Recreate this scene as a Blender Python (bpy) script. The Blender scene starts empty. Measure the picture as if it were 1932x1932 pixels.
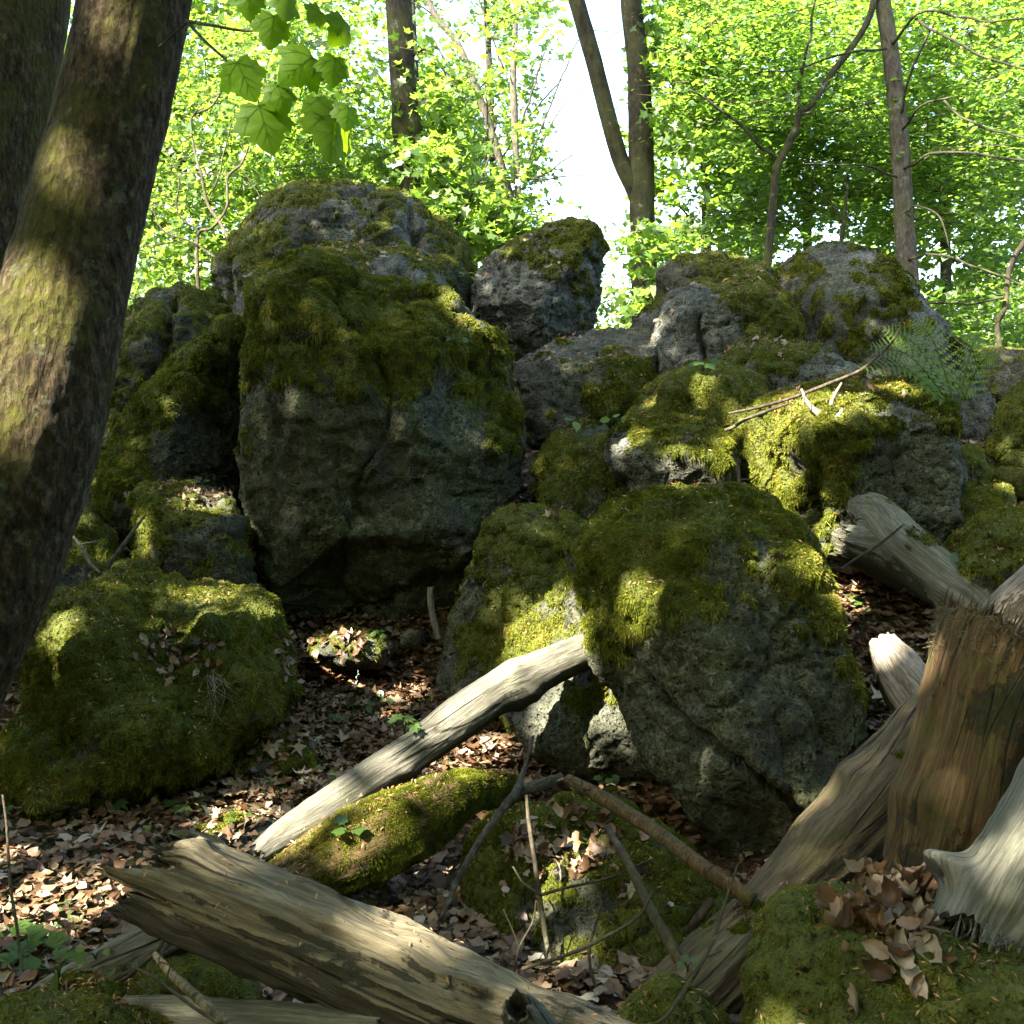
import bpy, math, random
import numpy as np
from mathutils import Vector

S = bpy.context.scene
COL = S.collection
rad = math.radians

# ------------------------------------------------------------------ camera, sky, sun, exposure
PITCH = rad(-4.9)
CAM = np.array([0.0, 0.0, 1.6])
FPX = 966.0 / math.tan(rad(26.5))          # focal length for a frame 1932 units wide
cd = bpy.data.cameras.new('camera')
cam = bpy.data.objects.new('camera', cd)
COL.objects.link(cam)
cam.location = CAM
cam.rotation_euler = (math.pi / 2 + PITCH, 0, 0)
cd.sensor_width = 36
cd.angle = rad(53)
cd.clip_start = 0.05
cd.clip_end = 2000
S.camera = cam

TOSUN = np.array([-0.52, -0.47, 0.71])
TOSUN /= np.linalg.norm(TOSUN)
SUN_EL = math.asin(TOSUN[2])
SUN_ROT = math.atan2(TOSUN[0], TOSUN[1])
w = bpy.data.worlds.new('World')
S.world = w
w.use_nodes = True
nt = w.node_tree
nt.nodes.clear()
sky = nt.nodes.new('ShaderNodeTexSky')
sky.sky_type = 'NISHITA'
sky.sun_disc = False
sky.sun_elevation = SUN_EL
sky.sun_rotation = SUN_ROT
sky.air_density = 1.0
sky.dust_density = 2.5
bg = nt.nodes.new('ShaderNodeBackground')
bg.inputs['Strength'].default_value = 0.10
wo = nt.nodes.new('ShaderNodeOutputWorld')
nt.links.new(sky.outputs[0], bg.inputs[0])
nt.links.new(bg.outputs[0], wo.inputs[0])

sd = bpy.data.lights.new('sun', 'SUN')
sun = bpy.data.objects.new('sun', sd)
COL.objects.link(sun)
sd.energy = 5.0
sd.angle = rad(0.53)
sd.color = (1.0, 0.95, 0.86)
sun.rotation_euler = Vector(-TOSUN).to_track_quat('-Z', 'Y').to_euler()
sun.location = (-8, -2, 12)

S.view_settings.view_transform = 'Standard'
S.view_settings.look = 'None'
S.view_settings.gamma = 1
S.view_settings.exposure = 3.7
S.cycles.max_bounces = 8
S.cycles.diffuse_bounces = 4
S.cycles.glossy_bounces = 2
S.cycles.transmission_bounces = 5
S.cycles.transparent_max_bounces = 4
S.cycles.use_denoising = True
S.cycles.sample_clamp_indirect = 6
S.cycles.caustics_reflective = False
S.cycles.caustics_refractive = False
S.render.film_transparent = False

# ------------------------------------------------------------------ maths helpers
cp, sp = math.cos(PITCH), math.sin(PITCH)
FWD = np.array([0, cp, sp]); UPV = np.array([0, -sp, cp]); RGT = np.array([1.0, 0, 0])

def P(px, py, d):
    return CAM + d * (FWD + (px - 966) / FPX * RGT - (py - 966) / FPX * UPV)

def proj(v):
    q = v - CAM
    d = q @ FWD
    d = np.where(np.abs(d) < 1e-3, 1e-3, d)
    return 966 + FPX * (q @ RGT) / d, 966 - FPX * (q @ UPV) / d, d

_T = np.random.RandomState(7).rand(64, 64, 64).astype(np.float32)
def vn(p, seed=0):
    p = np.asarray(p, np.float64) + np.array([17.13, 5.71, 9.37]) * (seed + 1)
    i = np.floor(p).astype(np.int64)
    f = p - i
    f = f * f * (3 - 2 * f)
    x0, y0, z0 = (i & 63).T
    x1, y1, z1 = ((i + 1) & 63).T
    fx, fy, fz = f.T
    def m(a, b, t): return a + (b - a) * t
    a = m(m(_T[x0, y0, z0], _T[x1, y0, z0], fx), m(_T[x0, y1, z0], _T[x1, y1, z0], fx), fy)
    b = m(m(_T[x0, y0, z1], _T[x1, y0, z1], fx), m(_T[x0, y1, z1], _T[x1, y1, z1], fx), fy)
    return (m(a, b, fz) - 0.5) * 2

def fbm(p, o=4, seed=0, lac=2.07, gain=0.5):
    r = 0; a = 1; t = 0
    p = np.asarray(p, np.float64)
    for k in range(o):
        r = r + a * vn(p, seed + k * 3)
        t += a; a *= gain; p = p * lac
    return r / t

def ss(a, b, x):
    t = np.clip((x - a) / (b - a), 0, 1)
    return t * t * (3 - 2 * t)

def unit(v):
    return v / np.maximum(np.linalg.norm(v, axis=-1, keepdims=True), 1e-9)

# ------------------------------------------------------------------ mesh helpers
def mk(name, v, faces, mat, parent=None, origin=None, attrs=None, smooth=True):
    """One mesh object. faces: array (M,k) or list of such arrays."""
    if isinstance(faces, np.ndarray): faces = [faces]
    faces = [np.asarray(f, np.int32) for f in faces if len(f)]
    v = np.asarray(v, np.float64)
    if origin is None:
        origin = np.array(parent.location) if parent is not None else np.array([v[:, 0].mean(), v[:, 1].mean(), v[:, 2].min()])
    me = bpy.data.meshes.new(name)
    lv = (v - origin).astype(np.float32)
    me.vertices.add(len(lv)); me.vertices.foreach_set('co', lv.ravel())
    idx = np.concatenate([f.ravel() for f in faces])
    tot = np.concatenate([np.full(len(f), f.shape[1], np.int32) for f in faces])
    st = np.concatenate([[0], np.cumsum(tot)[:-1]]).astype(np.int32)
    me.loops.add(len(idx)); me.loops.foreach_set('vertex_index', idx)
    me.polygons.add(len(tot)); me.polygons.foreach_set('loop_start', st)
    me.update(calc_edges=True)
    if smooth: me.polygons.foreach_set('use_smooth', np.ones(len(tot), bool))
    for k, a in (attrs or {}).items():
        a = np.asarray(a, np.float32)
        if a.ndim == 2:
            at = me.attributes.new(k, 'FLOAT_VECTOR', 'POINT'); at.data.foreach_set('vector', a.ravel())
        else:
            at = me.attributes.new(k, 'FLOAT', 'POINT'); at.data.foreach_set('value', a)
    me.materials.append(mat)
    o = bpy.data.objects.new(name, me)
    COL.objects.link(o)
    if parent is not None: o.parent = parent
    else: o.location = origin
    return o

def tag(o, label=None, cat=None, group=None, kind=None):
    if label: o['label'] = label
    if cat: o['category'] = cat
    if group: o['group'] = group
    if kind: o['kind'] = kind
    return o

def empty(name, loc, label, cat, group=None):
    o = bpy.data.objects.new(name, None)
    COL.objects.link(o)
    o.location = loc
    o.empty_display_size = 0.1
    return tag(o, label, cat, group)

def vnormals(v, f):
    n = np.zeros_like(v)
    fn = np.cross(v[f[:, 1]] - v[f[:, 0]], v[f[:, 2]] - v[f[:, 0]])
    for k in range(3):
        for c in range(3):
            n[:, c] += np.bincount(f[:, k], fn[:, c], len(v))
    return unit(n)

class Acc:
    """Collects pieces for ONE mesh."""
    def __init__(s): s.v = []; s.f = {}; s.a = {}; s.n = 0
    def add(s, v, faces, **attrs):
        if len(v) == 0: return
        if isinstance(faces, np.ndarray): faces = [faces]
        for f in faces:
            if len(f): s.f.setdefault(f.shape[1], []).append(np.asarray(f) + s.n)
        s.v.append(v); s.n += len(v)
        for k, a in attrs.items(): s.a.setdefault(k, []).append(np.broadcast_to(a, (len(v),) + np.shape(a)[1:]) if np.ndim(a) == 0 else a)
    def build(s, name, mat, parent=None, origin=None, smooth=True):
        if not s.v: return None
        return mk(name, np.concatenate(s.v), [np.concatenate(x) for x in s.f.values()], mat, parent, origin,
                  {k: np.concatenate(x) for k, x in s.a.items()}, smooth)

def catmull(p, n):
    p = np.asarray(p, float)
    q = np.vstack([2 * p[0] - p[1], p, 2 * p[-1] - p[-2]])
    seg = len(p) - 1
    t = np.linspace(0, seg - 1e-6, n)
    i = t.astype(int); u = (t - i)[:, None]
    a, b, c, d = q[i], q[i + 1], q[i + 2], q[i + 3]
    return 0.5 * (2 * b + (c - a) * u + (2 * a - 5 * b + 4 * c - d) * u ** 2 + (3 * b - a - 3 * c + d) * u ** 3)

def frames(c):
    t = unit(np.gradient(c, axis=0))
    n0 = np.cross(t[0], [0.3, 0.2, 1.0]); n0 /= np.linalg.norm(n0)
    N = [n0]
    for k in range(1, len(c)):
        n = N[-1] - t[k] * (N[-1] @ t[k]); N.append(n / np.linalg.norm(n))
    N = np.array(N)
    return t, N, np.cross(t, N)

def tube(pts, rads, seg=5, n=None, wob=0.0, seed=0):
    """Tapered twig through world points."""
    pr = np.column_stack([np.asarray(pts, float), rads])
    n = n or max(4, len(pts) * 5)
    q = catmull(pr, n)
    c, r = q[:, :3], np.maximum(q[:, 3], 1e-4)
    if wob: c = c + wob * np.column_stack([vn(c * 6, seed), vn(c * 6, seed + 9), vn(c * 6, seed + 19)]) * ss(0, .15, np.linspace(0, 1, n))[:, None]
    t, N, B = frames(c)
    th = np.arange(seg) / seg * 2 * np.pi
    ring = N[:, None] * np.cos(th)[None, :, None] + B[:, None] * np.sin(th)[None, :, None]
    v = (c[:, None] + ring * r[:, None, None]).reshape(-1, 3)
    k = np.arange(n - 1)[:, None] * seg; j = np.arange(seg)[None]; j2 = (j + 1) % seg
    f = np.stack([k + j, k + j2, k + seg + j2, k + seg + j], -1).reshape(-1, 4)
    nv = len(v)
    v = np.vstack([v, c[0], c[-1]])
    j = np.arange(seg); j2 = (j + 1) % seg
    tri = np.vstack([np.column_stack([j2, j, np.full(seg, nv)]), np.column_stack([(n - 1) * seg + j, (n - 1) * seg + j2, np.full(seg, nv + 1)])])
    return v, [f, tri]

_ico = {}
def ico(res):
    if res not in _ico:
        import bmesh
        bm = bmesh.new(); bmesh.ops.create_icosphere(bm, subdivisions=res, radius=1)
        v = np.array([x.co[:] for x in bm.verts]); f = np.array([[y.index for y in x.verts] for x in bm.faces]); bm.free()
        _ico[res] = (unit(v), f)
    return _ico[res]

def place(tv, tf, pos, nrm, spin, sc, curl=None, cv=None, rg=None):
    """Copies of a small template laid out inside one mesh (leaves of one crown)."""
    N = len(pos)
    nrm = unit(nrm)
    ref = np.where(np.abs(nrm[:, 2:3]) > .9, [[1.0, 0, 0]], [[0, 0, 1.0]])
    a = unit(np.cross(ref, nrm)); b = np.cross(nrm, a)
    c, s = np.cos(spin)[:, None], np.sin(spin)[:, None]
    X = a * c + b * s; Y = b * c - a * s
    z = np.broadcast_to(tv[:, 2], (N, len(tv))).copy()
    if curl is not None: z = z + curl[:, None] * (tv[:, 0] ** 2 * 1.6 + (tv[:, 1]-.5) ** 2 * 0.8)[None]
    v = pos[:, None] + sc[:, None, None] * (X[:, None] * tv[None, :, 0:1] + Y[:, None] * tv[None, :, 1:2] + nrm[:, None] * z[..., None])
    off = (np.arange(N) * len(tv))[:, None, None]
    fs = [(f[None] + off).reshape(-1, f.shape[1]) for f in tf]
    cvv = np.repeat(cv if cv is not None else np.zeros(N), len(tv))
    return v.reshape(-1, 3), fs, cvv

# ------------------------------------------------------------------ material helpers
class NT:
    def __init__(s, name):
        s.m = bpy.data.materials.new(name); s.m.use_nodes = True
        s.t = s.m.node_tree; s.t.nodes.clear()
        s.out = s.t.nodes.new('ShaderNodeOutputMaterial')
    def n(s, kind, **kw):
        x = s.t.nodes.new('ShaderNode' + kind)
        for k, v in kw.items():
            if k in x.inputs.keys(): s.set(x.inputs[k], v)
            else: setattr(x, k, v)
        return x
    def set(s, inp, v):
        if hasattr(v, 'is_linked'): s.t.links.new(v, inp)
        elif isinstance(v, (tuple, list)) and len(v) == 3 and inp.type == 'RGBA': inp.default_value = (*v, 1)
        else: inp.default_value = v
    def attr(s, name, vec=False):
        a = s.n('Attribute', attribute_name=name)
        return a.outputs['Vector' if vec else 'Fac']
    def pos(s): return s.n('NewGeometry').outputs['Position']
    def mapv(s, v, scale):
        m = s.n('Mapping'); s.set(m.inputs['Vector'], v); m.inputs['Scale'].default_value = scale; return m.outputs[0]
    def noise(s, v, sc, det=4, rough=.55, dist=0):
        x = s.n('TexNoise'); s.set(x.inputs['Vector'], v)
        x.inputs['Scale'].default_value = sc; x.inputs['Detail'].default_value = det
        x.inputs['Roughness'].default_value = rough; x.inputs['Distortion'].default_value = dist
        return x.outputs['Fac']
    def voro(s, v, sc, feature='F1', out='Distance', rnd=1):
        x = s.n('TexVoronoi', feature=feature); s.set(x.inputs['Vector'], v); x.inputs['Scale'].default_value = sc
        x.inputs['Randomness'].default_value = rnd
        return x.outputs[out]
    def ramp(s, f, stops, interp='LINEAR'):
        x = s.n('ValToRGB'); s.set(x.inputs[0], f); e = x.color_ramp.elements; x.color_ramp.interpolation = interp
        while len(e) < len(stops): e.new(.5)
        for k, (p_, c) in enumerate(stops):
            e[k].position = p_; e[k].color = (c, c, c, 1) if not isinstance(c, tuple) else (*c, 1)
        return x.outputs[0]
    def mix(s, f, a, b, mode='MIX'):
        x = s.n('Mix', data_type='RGBA', blend_type=mode)
        s.set(x.inputs[0], f); s.set(x.inputs[6], a); s.set(x.inputs[7], b)
        return x.outputs[2]
    def math(s, op, a, b=0.0, c=None):
        x = s.n('Math', operation=op); s.set(x.inputs[0], a); s.set(x.inputs[1], b)
        if c is not None: s.set(x.inputs[2], c)
        return x.outputs[0]
    def bump(s, h, dist, strength=1.0, nrm=None):
        x = s.n('Bump'); s.set(x.inputs['Height'], h); x.inputs['Distance'].default_value = dist; x.inputs['Strength'].default_value = strength
        if nrm is not None: s.set(x.inputs['Normal'], nrm)
        return x.outputs[0]
    def pbr(s, col, rough=.9, nrm=None, spec=.3):
        x = s.n('BsdfPrincipled'); s.set(x.inputs['Base Color'], col); s.set(x.inputs['Roughness'], rough)
        s.set(x.inputs['Specular IOR Level'], spec)
        if nrm is not None: s.set(x.inputs['Normal'], nrm)
        return x.outputs[0]
    def done(s, sh): s.t.links.new(sh, s.out.inputs['Surface']); return s.m

def rock_material():
    s = NT('basalt'); p = s.pos(); m = s.attr('moss'); al = s.attr('algae')
    big = s.noise(p, 2.2, 5, .6); mid = s.noise(p, 14, 6, .65); fine = s.noise(p, 90, 3, .6)
    pit = s.voro(s.mapv(p, (1, 1, 1)), 42); pit2 = s.voro(p, 110)
    col = s.ramp(mid, [(.30, (.011, .010, .005)), (.48, (.036, .034, .017)), (.66, (.092, .087, .048))])
    col = s.mix(s.ramp(big, [(.35, 0.0), (.65, .6)]), col, (.072, .068, .040))
    col = s.mix(s.math('MULTIPLY', al, s.ramp(s.noise(p, 6, 4, .7), [(.3, .25), (.7, 1.0)])), col, s.mix(mid, (.010, .013, .003), (.055, .066, .018)))
    col = s.mix(s.math('MULTIPLY', s.ramp(al, [(.1, .62), (.5, 0.0)]), s.ramp(s.noise(p, 5, 6, .75), [(.36, .1), (.56, 1.0)])), col, s.mix(fine, (.07, .073, .062), (.20, .208, .18)))
    lich = s.ramp(s.math('ADD', s.noise(p, 26, 5, .7), s.math('MULTIPLY', big, .35)), [(.68, 0.0), (.80, .5)])
    col = s.mix(lich, col, (.16, .165, .11))
    dark = s.ramp(s.noise(s.mapv(p, (1, 1, .35)), 5, 5, .7), [(.42, 1.0), (.56, 0.0)])
    col = s.mix(s.math('MULTIPLY', dark, .6), col, (.035, .033, .026))
    pm = s.math('MULTIPLY', s.ramp(pit, [(.10, 1.0), (.24, 0.0)]), s.ramp(s.noise(p, 9, 3), [(.42, 0.0), (.58, 1.0)]))
    col = s.mix(s.math('MULTIPLY', pm, .85), col, (.006, .006, .004))  # cavity shade painted dark into the pits, along with the dirt they hold
    col = s.mix(s.ramp(fine, [(.36, .75), (.5, 0.0)]), col, (.012, .013, .009))
    mossc = s.mix(s.noise(p, 40, 3), (.028, .034, .006), (.075, .08, .014))
    mm = s.ramp(s.math('ADD', m, s.math('MULTIPLY', s.math('SUBTRACT', fine, .5), .5)), [(.35, 0.0), (.6, 1.0)])
    col = s.mix(mm, col, mossc)
    h = s.math('ADD', s.math('MULTIPLY', mid, .9), s.math('ADD', s.math('MULTIPLY', s.ramp(pit, [(.0, 0.0), (.35, 1.0)]), .55), s.math('MULTIPLY', s.ramp(pit2, [(.0, 0.0), (.4, 1.0)]), .22)))
    h = s.math('ADD', h, s.math('MULTIPLY', fine, .25))
    return s.done(s.pbr(col, .92, s.bump(h, .032, 1.0), .12))

def moss_material(name, cols):
    s = NT(name); p = s.pos(); cv = s.attr('cv')
    f = s.math('ADD', s.math('MULTIPLY', cv, .65), s.math('MULTIPLY', s.noise(p, 3.5, 4, .7), .6))
    c = s.ramp(f, [(.22, cols[0]), (.5, cols[1]), (.78, cols[2]), (.97, cols[3])])
    c = s.mix(s.ramp(s.noise(p, 6.5, 5, .75), [(.55, 0.0), (.66, .7)]), c, s.mix(cv, (.03, .022, .008), (.15, .10, .035)))
    d = s.n('BsdfDiffuse'); s.set(d.inputs[0], c)
    t = s.n('BsdfTranslucent'); s.set(t.inputs[0], c)
    x = s.n('MixShader'); x.inputs[0].default_value = .3
    s.t.links.new(d.outputs[0], x.inputs[1]); s.t.links.new(t.outputs[0], x.inputs[2])
    return s.done(x.outputs[0])

def leaf_material(name, cols, trans=.5, tcol=(.32, .5, .04), gl=.02):
    s = NT(name); p = s.pos(); cv = s.attr('cv')
    c = s.ramp(cv, [(k / max(1, len(cols) - 1), col) for k, col in enumerate(cols)])
    c = s.mix(s.ramp(s.noise(p, 60, 2), [(.35, 0.0), (.65, .35)]), c, s.mix(.5, c, (.01, .02, .003)))
    d = s.n('BsdfDiffuse'); s.set(d.inputs[0], c)
    t = s.n('BsdfTranslucent')
    tc = s.mix(.65, c, tcol); s.set(t.inputs[0], tc)
    x = s.n('MixShader'); x.inputs[0].default_value = trans
    s.t.links.new(d.outputs[0], x.inputs[1]); s.t.links.new(t.outputs[0], x.inputs[2])
    g = s.n('BsdfGlossy'); g.inputs['Roughness'].default_value = .45; g.inputs[0].default_value = (1, 1, 1, 1)
    y = s.n('MixShader'); y.inputs[0].default_value = gl
    s.t.links.new(x.outputs[0], y.inputs[1]); s.t.links.new(g.outputs[0], y.inputs[2])
    return s.done(y.outputs[0])

def wood_material(name, pale, mid_, dark, rot=.5, grain=38, moss=0.0, holes=False):
    """Weathered wood: grain along the log, dark rot patches, insect holes."""
    s = NT(name); w_ = s.attr('grain', True); p = s.pos(); under = s.attr('under')
    st = s.mapv(w_, (1, 1, .07))
    g1 = s.noise(st, grain, 8, .78, .15); g2 = s.noise(s.mapv(w_, (1, 1, .03)), grain * 3.2, 3, .6)
    patch = s.noise(s.mapv(w_, (1, 1, .38)), 7, 6, .72, .6)
    col = s.ramp(g1, [(.28, dark), (.42, mid_), (.6, pale)])
    col = s.mix(s.ramp(g2, [(.42, .55), (.55, 0.0)]), col, dark)
    blot = s.noise(p, 9, 5, .7)
    col = s.mix(s.ramp(blot, [(.4, .45), (.62, 0.0)]), col, s.mix(.5, col, (.03, .035, .022)))
    g3 = s.noise(s.mapv(w_, (1, 1, .12)), grain * 7, 3, .6)
    col = s.mix(s.ramp(g3, [(.36, .6), (.5, 0.0)]), col, s.mix(.6, col, dark))
    chip = s.voro(s.mapv(w_, (1, 1, .22)), grain * 1.4)
    patch = s.math('ADD', s.math('MULTIPLY', patch, .62), s.math('MULTIPLY', s.noise(p, 16, 9, .78), .40))
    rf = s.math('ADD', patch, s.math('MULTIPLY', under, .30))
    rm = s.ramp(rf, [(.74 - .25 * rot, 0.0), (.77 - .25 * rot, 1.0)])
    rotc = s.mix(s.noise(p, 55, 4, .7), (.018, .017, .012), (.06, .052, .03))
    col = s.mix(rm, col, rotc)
    h = s.math('ADD', s.math('ADD', g1, s.math('MULTIPLY', g3, .3)), s.math('ADD', s.math('MULTIPLY', g2, .5), s.math('ADD', s.math('MULTIPLY', rm, -.25), s.math('MULTIPLY', chip, .35))))
    crk = s.ramp(s.voro(s.mapv(w_, (1, 1, .05)), grain * .45, 'DISTANCE_TO_EDGE'), [(.0, 1.0), (.03, 0.0)])
    cm = s.math('MULTIPLY', crk, s.ramp(s.noise(s.mapv(w_, (1, 1, .4)), 5), [(.48, 0.0), (.6, 1.0)]))
    col = s.mix(s.math('MULTIPLY', cm, .85), col, (.012, .01, .007))
    h = s.math('SUBTRACT', h, s.math('MULTIPLY', cm, .8))
    if holes:
        ho = s.ramp(s.voro(p, 70), [(.07, 1.0), (.10, 0.0)])
        hm = s.math('MULTIPLY', ho, s.ramp(s.noise(p, 6), [(.5, 0.0), (.56, 1.0)]))
        col = s.mix(hm, col, (.01, .008, .005)); h = s.math('SUBTRACT', h, hm)
    if moss > 0:
        mf = s.math('MULTIPLY', s.ramp(s.noise(p, 11, 5, .7), [(.5, 0.0), (.62, 1.0)]), moss)
        col = s.mix(mf, col, (.06, .07, .015))
    return s.done(s.pbr(col, .85, s.bump(h, .016, .95), .15))

def bark_material():
    s = NT('mossy_bark'); p = s.pos(); m = s.attr('moss')
    a = s.noise(s.mapv(p, (1, 1, .45)), 55, 6, .75, .4); b = s.noise(p, 7, 5, .65); v = s.voro(s.mapv(p, (1, 1, .5)), 60)
    c = s.ramp(a, [(.34, (.008, .006, .003)), (.5, (.042, .029, .013)), (.66, (.11, .08, .042))])
    c = s.mix(s.ramp(s.noise(p, 18, 5, .7), [(.56, 0.0), (.64, .6)]), c, (.12, .125, .07))
    c = s.mix(s.math('MULTIPLY', m, s.ramp(s.noise(p, 50, 4, .7), [(.36, .15), (.56, 1.0)])), c, s.mix(b, (.022, .023, .004), (.09, .085, .014)))
    h = s.math('ADD', a, s.math('MULTIPLY', v, .6))
    return s.done(s.pbr(c, .93, s.bump(h, .035, 1.0), .1))

def plain_bark(name, c1, c2, c3):
    s = NT(name); p = s.pos()
    a = s.noise(s.mapv(p, (1, 1, .4)), 30, 6, .7); b = s.noise(p, 3, 4, .7)
    c = s.ramp(a, [(.3, c1), (.5, c2), (.68, c3)])
    c = s.mix(s.ramp(b, [(.45, 0.0), (.62, .55)]), c, (.06, .062, .02))
    c = s.mix(s.ramp(s.noise(p, 6, 5, .8), [(.6, 0.0), (.66, .5)]), c, (.2, .2, .17))
    return s.done(s.pbr(c, .9, s.bump(a, .02, .9), .15))

def soil_material():
    s = NT('forest_soil'); p = s.pos()
    c = s.ramp(s.noise(p, 24, 6, .7), [(.3, (.014, .010, .006)), (.55, (.05, .034, .02)), (.75, (.10, .07, .045))])
    far = s.ramp(s.noise(p, .8, 4), [(.45, 0.0), (.6, .8)])
    c = s.mix(far, c, (.035, .045, .012))
    return s.done(s.pbr(c, .95, s.bump(s.noise(p, 40, 5), .02), .1))

M = dict(
    fibre=plain_bark('torn_fibre', (.08, .055, .028), (.16, .12, .065), (.26, .21, .13)),
    fern=leaf_material('fern_leaf', [(.045, .075, .004), (.08, .13, .006), (.12, .17, .01)], .45, (.22, .34, .015)),
    rock=rock_material(),
    moss=moss_material('moss_strands', [(.014, .018, .003), (.066, .078, .008), (.145, .155, .018), (.24, .19, .045)]),
    mossdry=moss_material('moss_dry', [(.03, .03, .005), (.10, .09, .015), (.17, .13, .03), (.26, .17, .06)]),
    bark=bark_material(), soil=soil_material(),
    darkbark=plain_bark('dark_bark', (.008, .007, .005), (.022, .018, .011), (.045, .038, .026)),
    palebark=plain_bark('pale_bark', (.018, .015, .010), (.05, .042, .031), (.095, .085, .066)),
    twig=plain_bark('twig_bark', (.016, .012, .008), (.04, .03, .02), (.09, .07, .05)),
    litter=leaf_material('dead_leaf', [(.024, .012, .005), (.065, .031, .014), (.115, .060, .028), (.16, .098, .052), (.20, .145, .09), (.27, .225, .16)], .12, (.2, .1, .04)),
    leaf=leaf_material('maple_leaf', [(.03, .065, .010), (.052, .105, .014), (.085, .145, .02), (.125, .175, .03)], .66, (.23, .37, .03)),
    leafbeech=leaf_material('beech_leaf', [(.025, .062, .009), (.046, .10, .012), (.075, .135, .018), (.105, .16, .025)], .66, (.20, .35, .025)),
    herb=leaf_material('herb_leaf', [(.022, .046, .005), (.042, .080, .009), (.085, .13, .014)], .3, (.12, .2, .015)),
    nearleaf=leaf_material('near_maple_leaf', [(.028, .06, .002), (.055, .11, .003), (.08, .13, .004)], .8, (.20, .36, .002), .006),
    rotten=wood_material('rotten_wood', (.22, .18, .105), (.125, .10, .054), (.042, .032, .018), rot=.74, grain=26, holes=True),
    grey=wood_material('weathered_grey_wood', (.17, .155, .115), (.11, .10, .072), (.048, .042, .03), rot=.12, grain=34, moss=.25),
    silver=wood_material('silver_wood', (.20, .185, .13), (.12, .112, .078), (.045, .042, .03), rot=.2, grain=30, moss=.2),
    brown=wood_material('brown_rotten_wood', (.16, .10, .04), (.088, .052, .019), (.03, .018, .007), rot=.35, grain=30, moss=.45),
    leaning=wood_material('split_wood', (.15, .11, .056), (.078, .056, .028), (.028, .02, .011), rot=.38, grain=24, moss=.35),
    bark2=wood_material('pale_bark_piece', (.30, .25, .19), (.19, .15, .11), (.05, .04, .025), rot=.45, grain=30),
)
# ------------------------------------------------------------------ ground: one sheet over a rising bank
GP = [(880,1650,3.95),(860,1600,4.1),(100,1900,2.9),(100,1700,3.4),(300,1600,3.8),(100,1550,4.1),(500,1450,4.6),(700,1350,5.2),(850,1290,5.6),(750,1480,4.4),
 (1000,1450,4.5),(1250,1520,4.2),(1400,1660,3.7),(800,1720,3.3),(1300,1850,2.9),(1000,1980,2.5),(500,1990,2.6),(1500,1960,2.7),
 (1600,1080,5.3),(1700,1160,4.8),(1620,1200,4.9),(1860,1090,4.9),(1650,1380,4.2),(1700,1560,3.5),(1950,1560,3.4),(30,1250,5.5),
 (150,1230,6.0),(30,1380,4.9),(1020,850,7.1),(1060,822,7.3),(990,950,6.3),(700,1225,5.9),(480,1140,6.0),(1150,1010,6.1),(1400,980,6.0),
 (1895,925,6.4),(1890,760,9.0),(1250,680,9.3),(900,600,8.8),(650,620,9.6),(300,700,9.2),(30,800,9.0),(-500,1100,7),(2500,900,7),
 (-400,1800,3),(2300,1900,2.6),(2300,1400,4),(966,3200,1.2),(966,600,11),(100,660,12),(1900,690,12)]
_gp = np.array([P(*g) for g in GP])
_extra = np.array([[-20, 3, 0.6], [-20, 12, 2.2], [20, 3, 1.2], [20, 12, 2.6], [0, 14, 2.9], [-12, -6, -.4], [12, -6, .2], [0, -8, -.2], [0, -1, .05]])
_gp = np.vstack([_gp, _extra])
def _tps(r): return np.where(r > 1e-6, r * r * np.log(np.maximum(r, 1e-6)), 0)
_n = len(_gp)
_K = _tps(np.linalg.norm(_gp[:, None, :2] - _gp[None, :, :2], axis=-1)) + np.eye(_n) * .15
_Pm = np.column_stack([np.ones(_n), _gp[:, :2]])
_A = np.block([[_K, _Pm], [_Pm.T, np.zeros((3, 3))]])
_w = np.linalg.solve(_A, np.concatenate([_gp[:, 2], np.zeros(3)]))
def ground_z(x, y):
    x = np.atleast_1d(np.asarray(x, float)); y = np.atleast_1d(np.asarray(y, float))
    xc = np.clip(x, -14, 14); yc = np.clip(y, -5, 13.5)
    r = np.sqrt((xc[:, None] - _gp[None, :, 0]) ** 2 + (yc[:, None] - _gp[None, :, 1]) ** 2)
    z = _tps(r) @ _w[:_n] + _w[_n] + _w[_n + 1] * xc + _w[_n + 2] * yc
    z = z - .10 * np.maximum(y - 13.5, 0) * ss(13.5, 22, y) - .004 * np.maximum(y - 30, 0)
    z = np.maximum(z, -8 + 0 * z)
    p3 = np.column_stack([x, y, 0 * x])
    return z + .04 * fbm(p3 * 1.7, 4, 3) + .25 * fbm(p3 * .12, 2, 5) * ss(12, 25, np.hypot(x, y))
def build_ground():
    a = np.sinh(np.linspace(-1, 1, 330) * 4.2) / np.sinh(4.2)
    gx = a * 260
    gx = np.sign(gx) * np.abs(gx)
    t = np.linspace(0, 1, 360)
    gy = -8 + 20 * t + 300 * t ** 7
    X, Y = np.meshgrid(gx, gy)
    x, y = X.ravel(), Y.ravel()
    z = np.concatenate([ground_z(x[k:k + 8000], y[k:k + 8000]) for k in range(0, len(x), 8000)])
    p = np.column_stack([x, y, z])
    z += .02 * fbm(p * 6, 3, 11)
    v = np.column_stack([x, y, z]); nx, ny = len(gx), len(gy)
    i = (np.arange(ny - 1)[:, None] * nx + np.arange(nx - 1)[None]).ravel()
    f = np.column_stack([i, i + 1, i + nx + 1, i + nx])
    tag(mk('ground', v, f, M['soil'], origin=np.zeros(3)), kind='structure')
build_ground()

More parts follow.
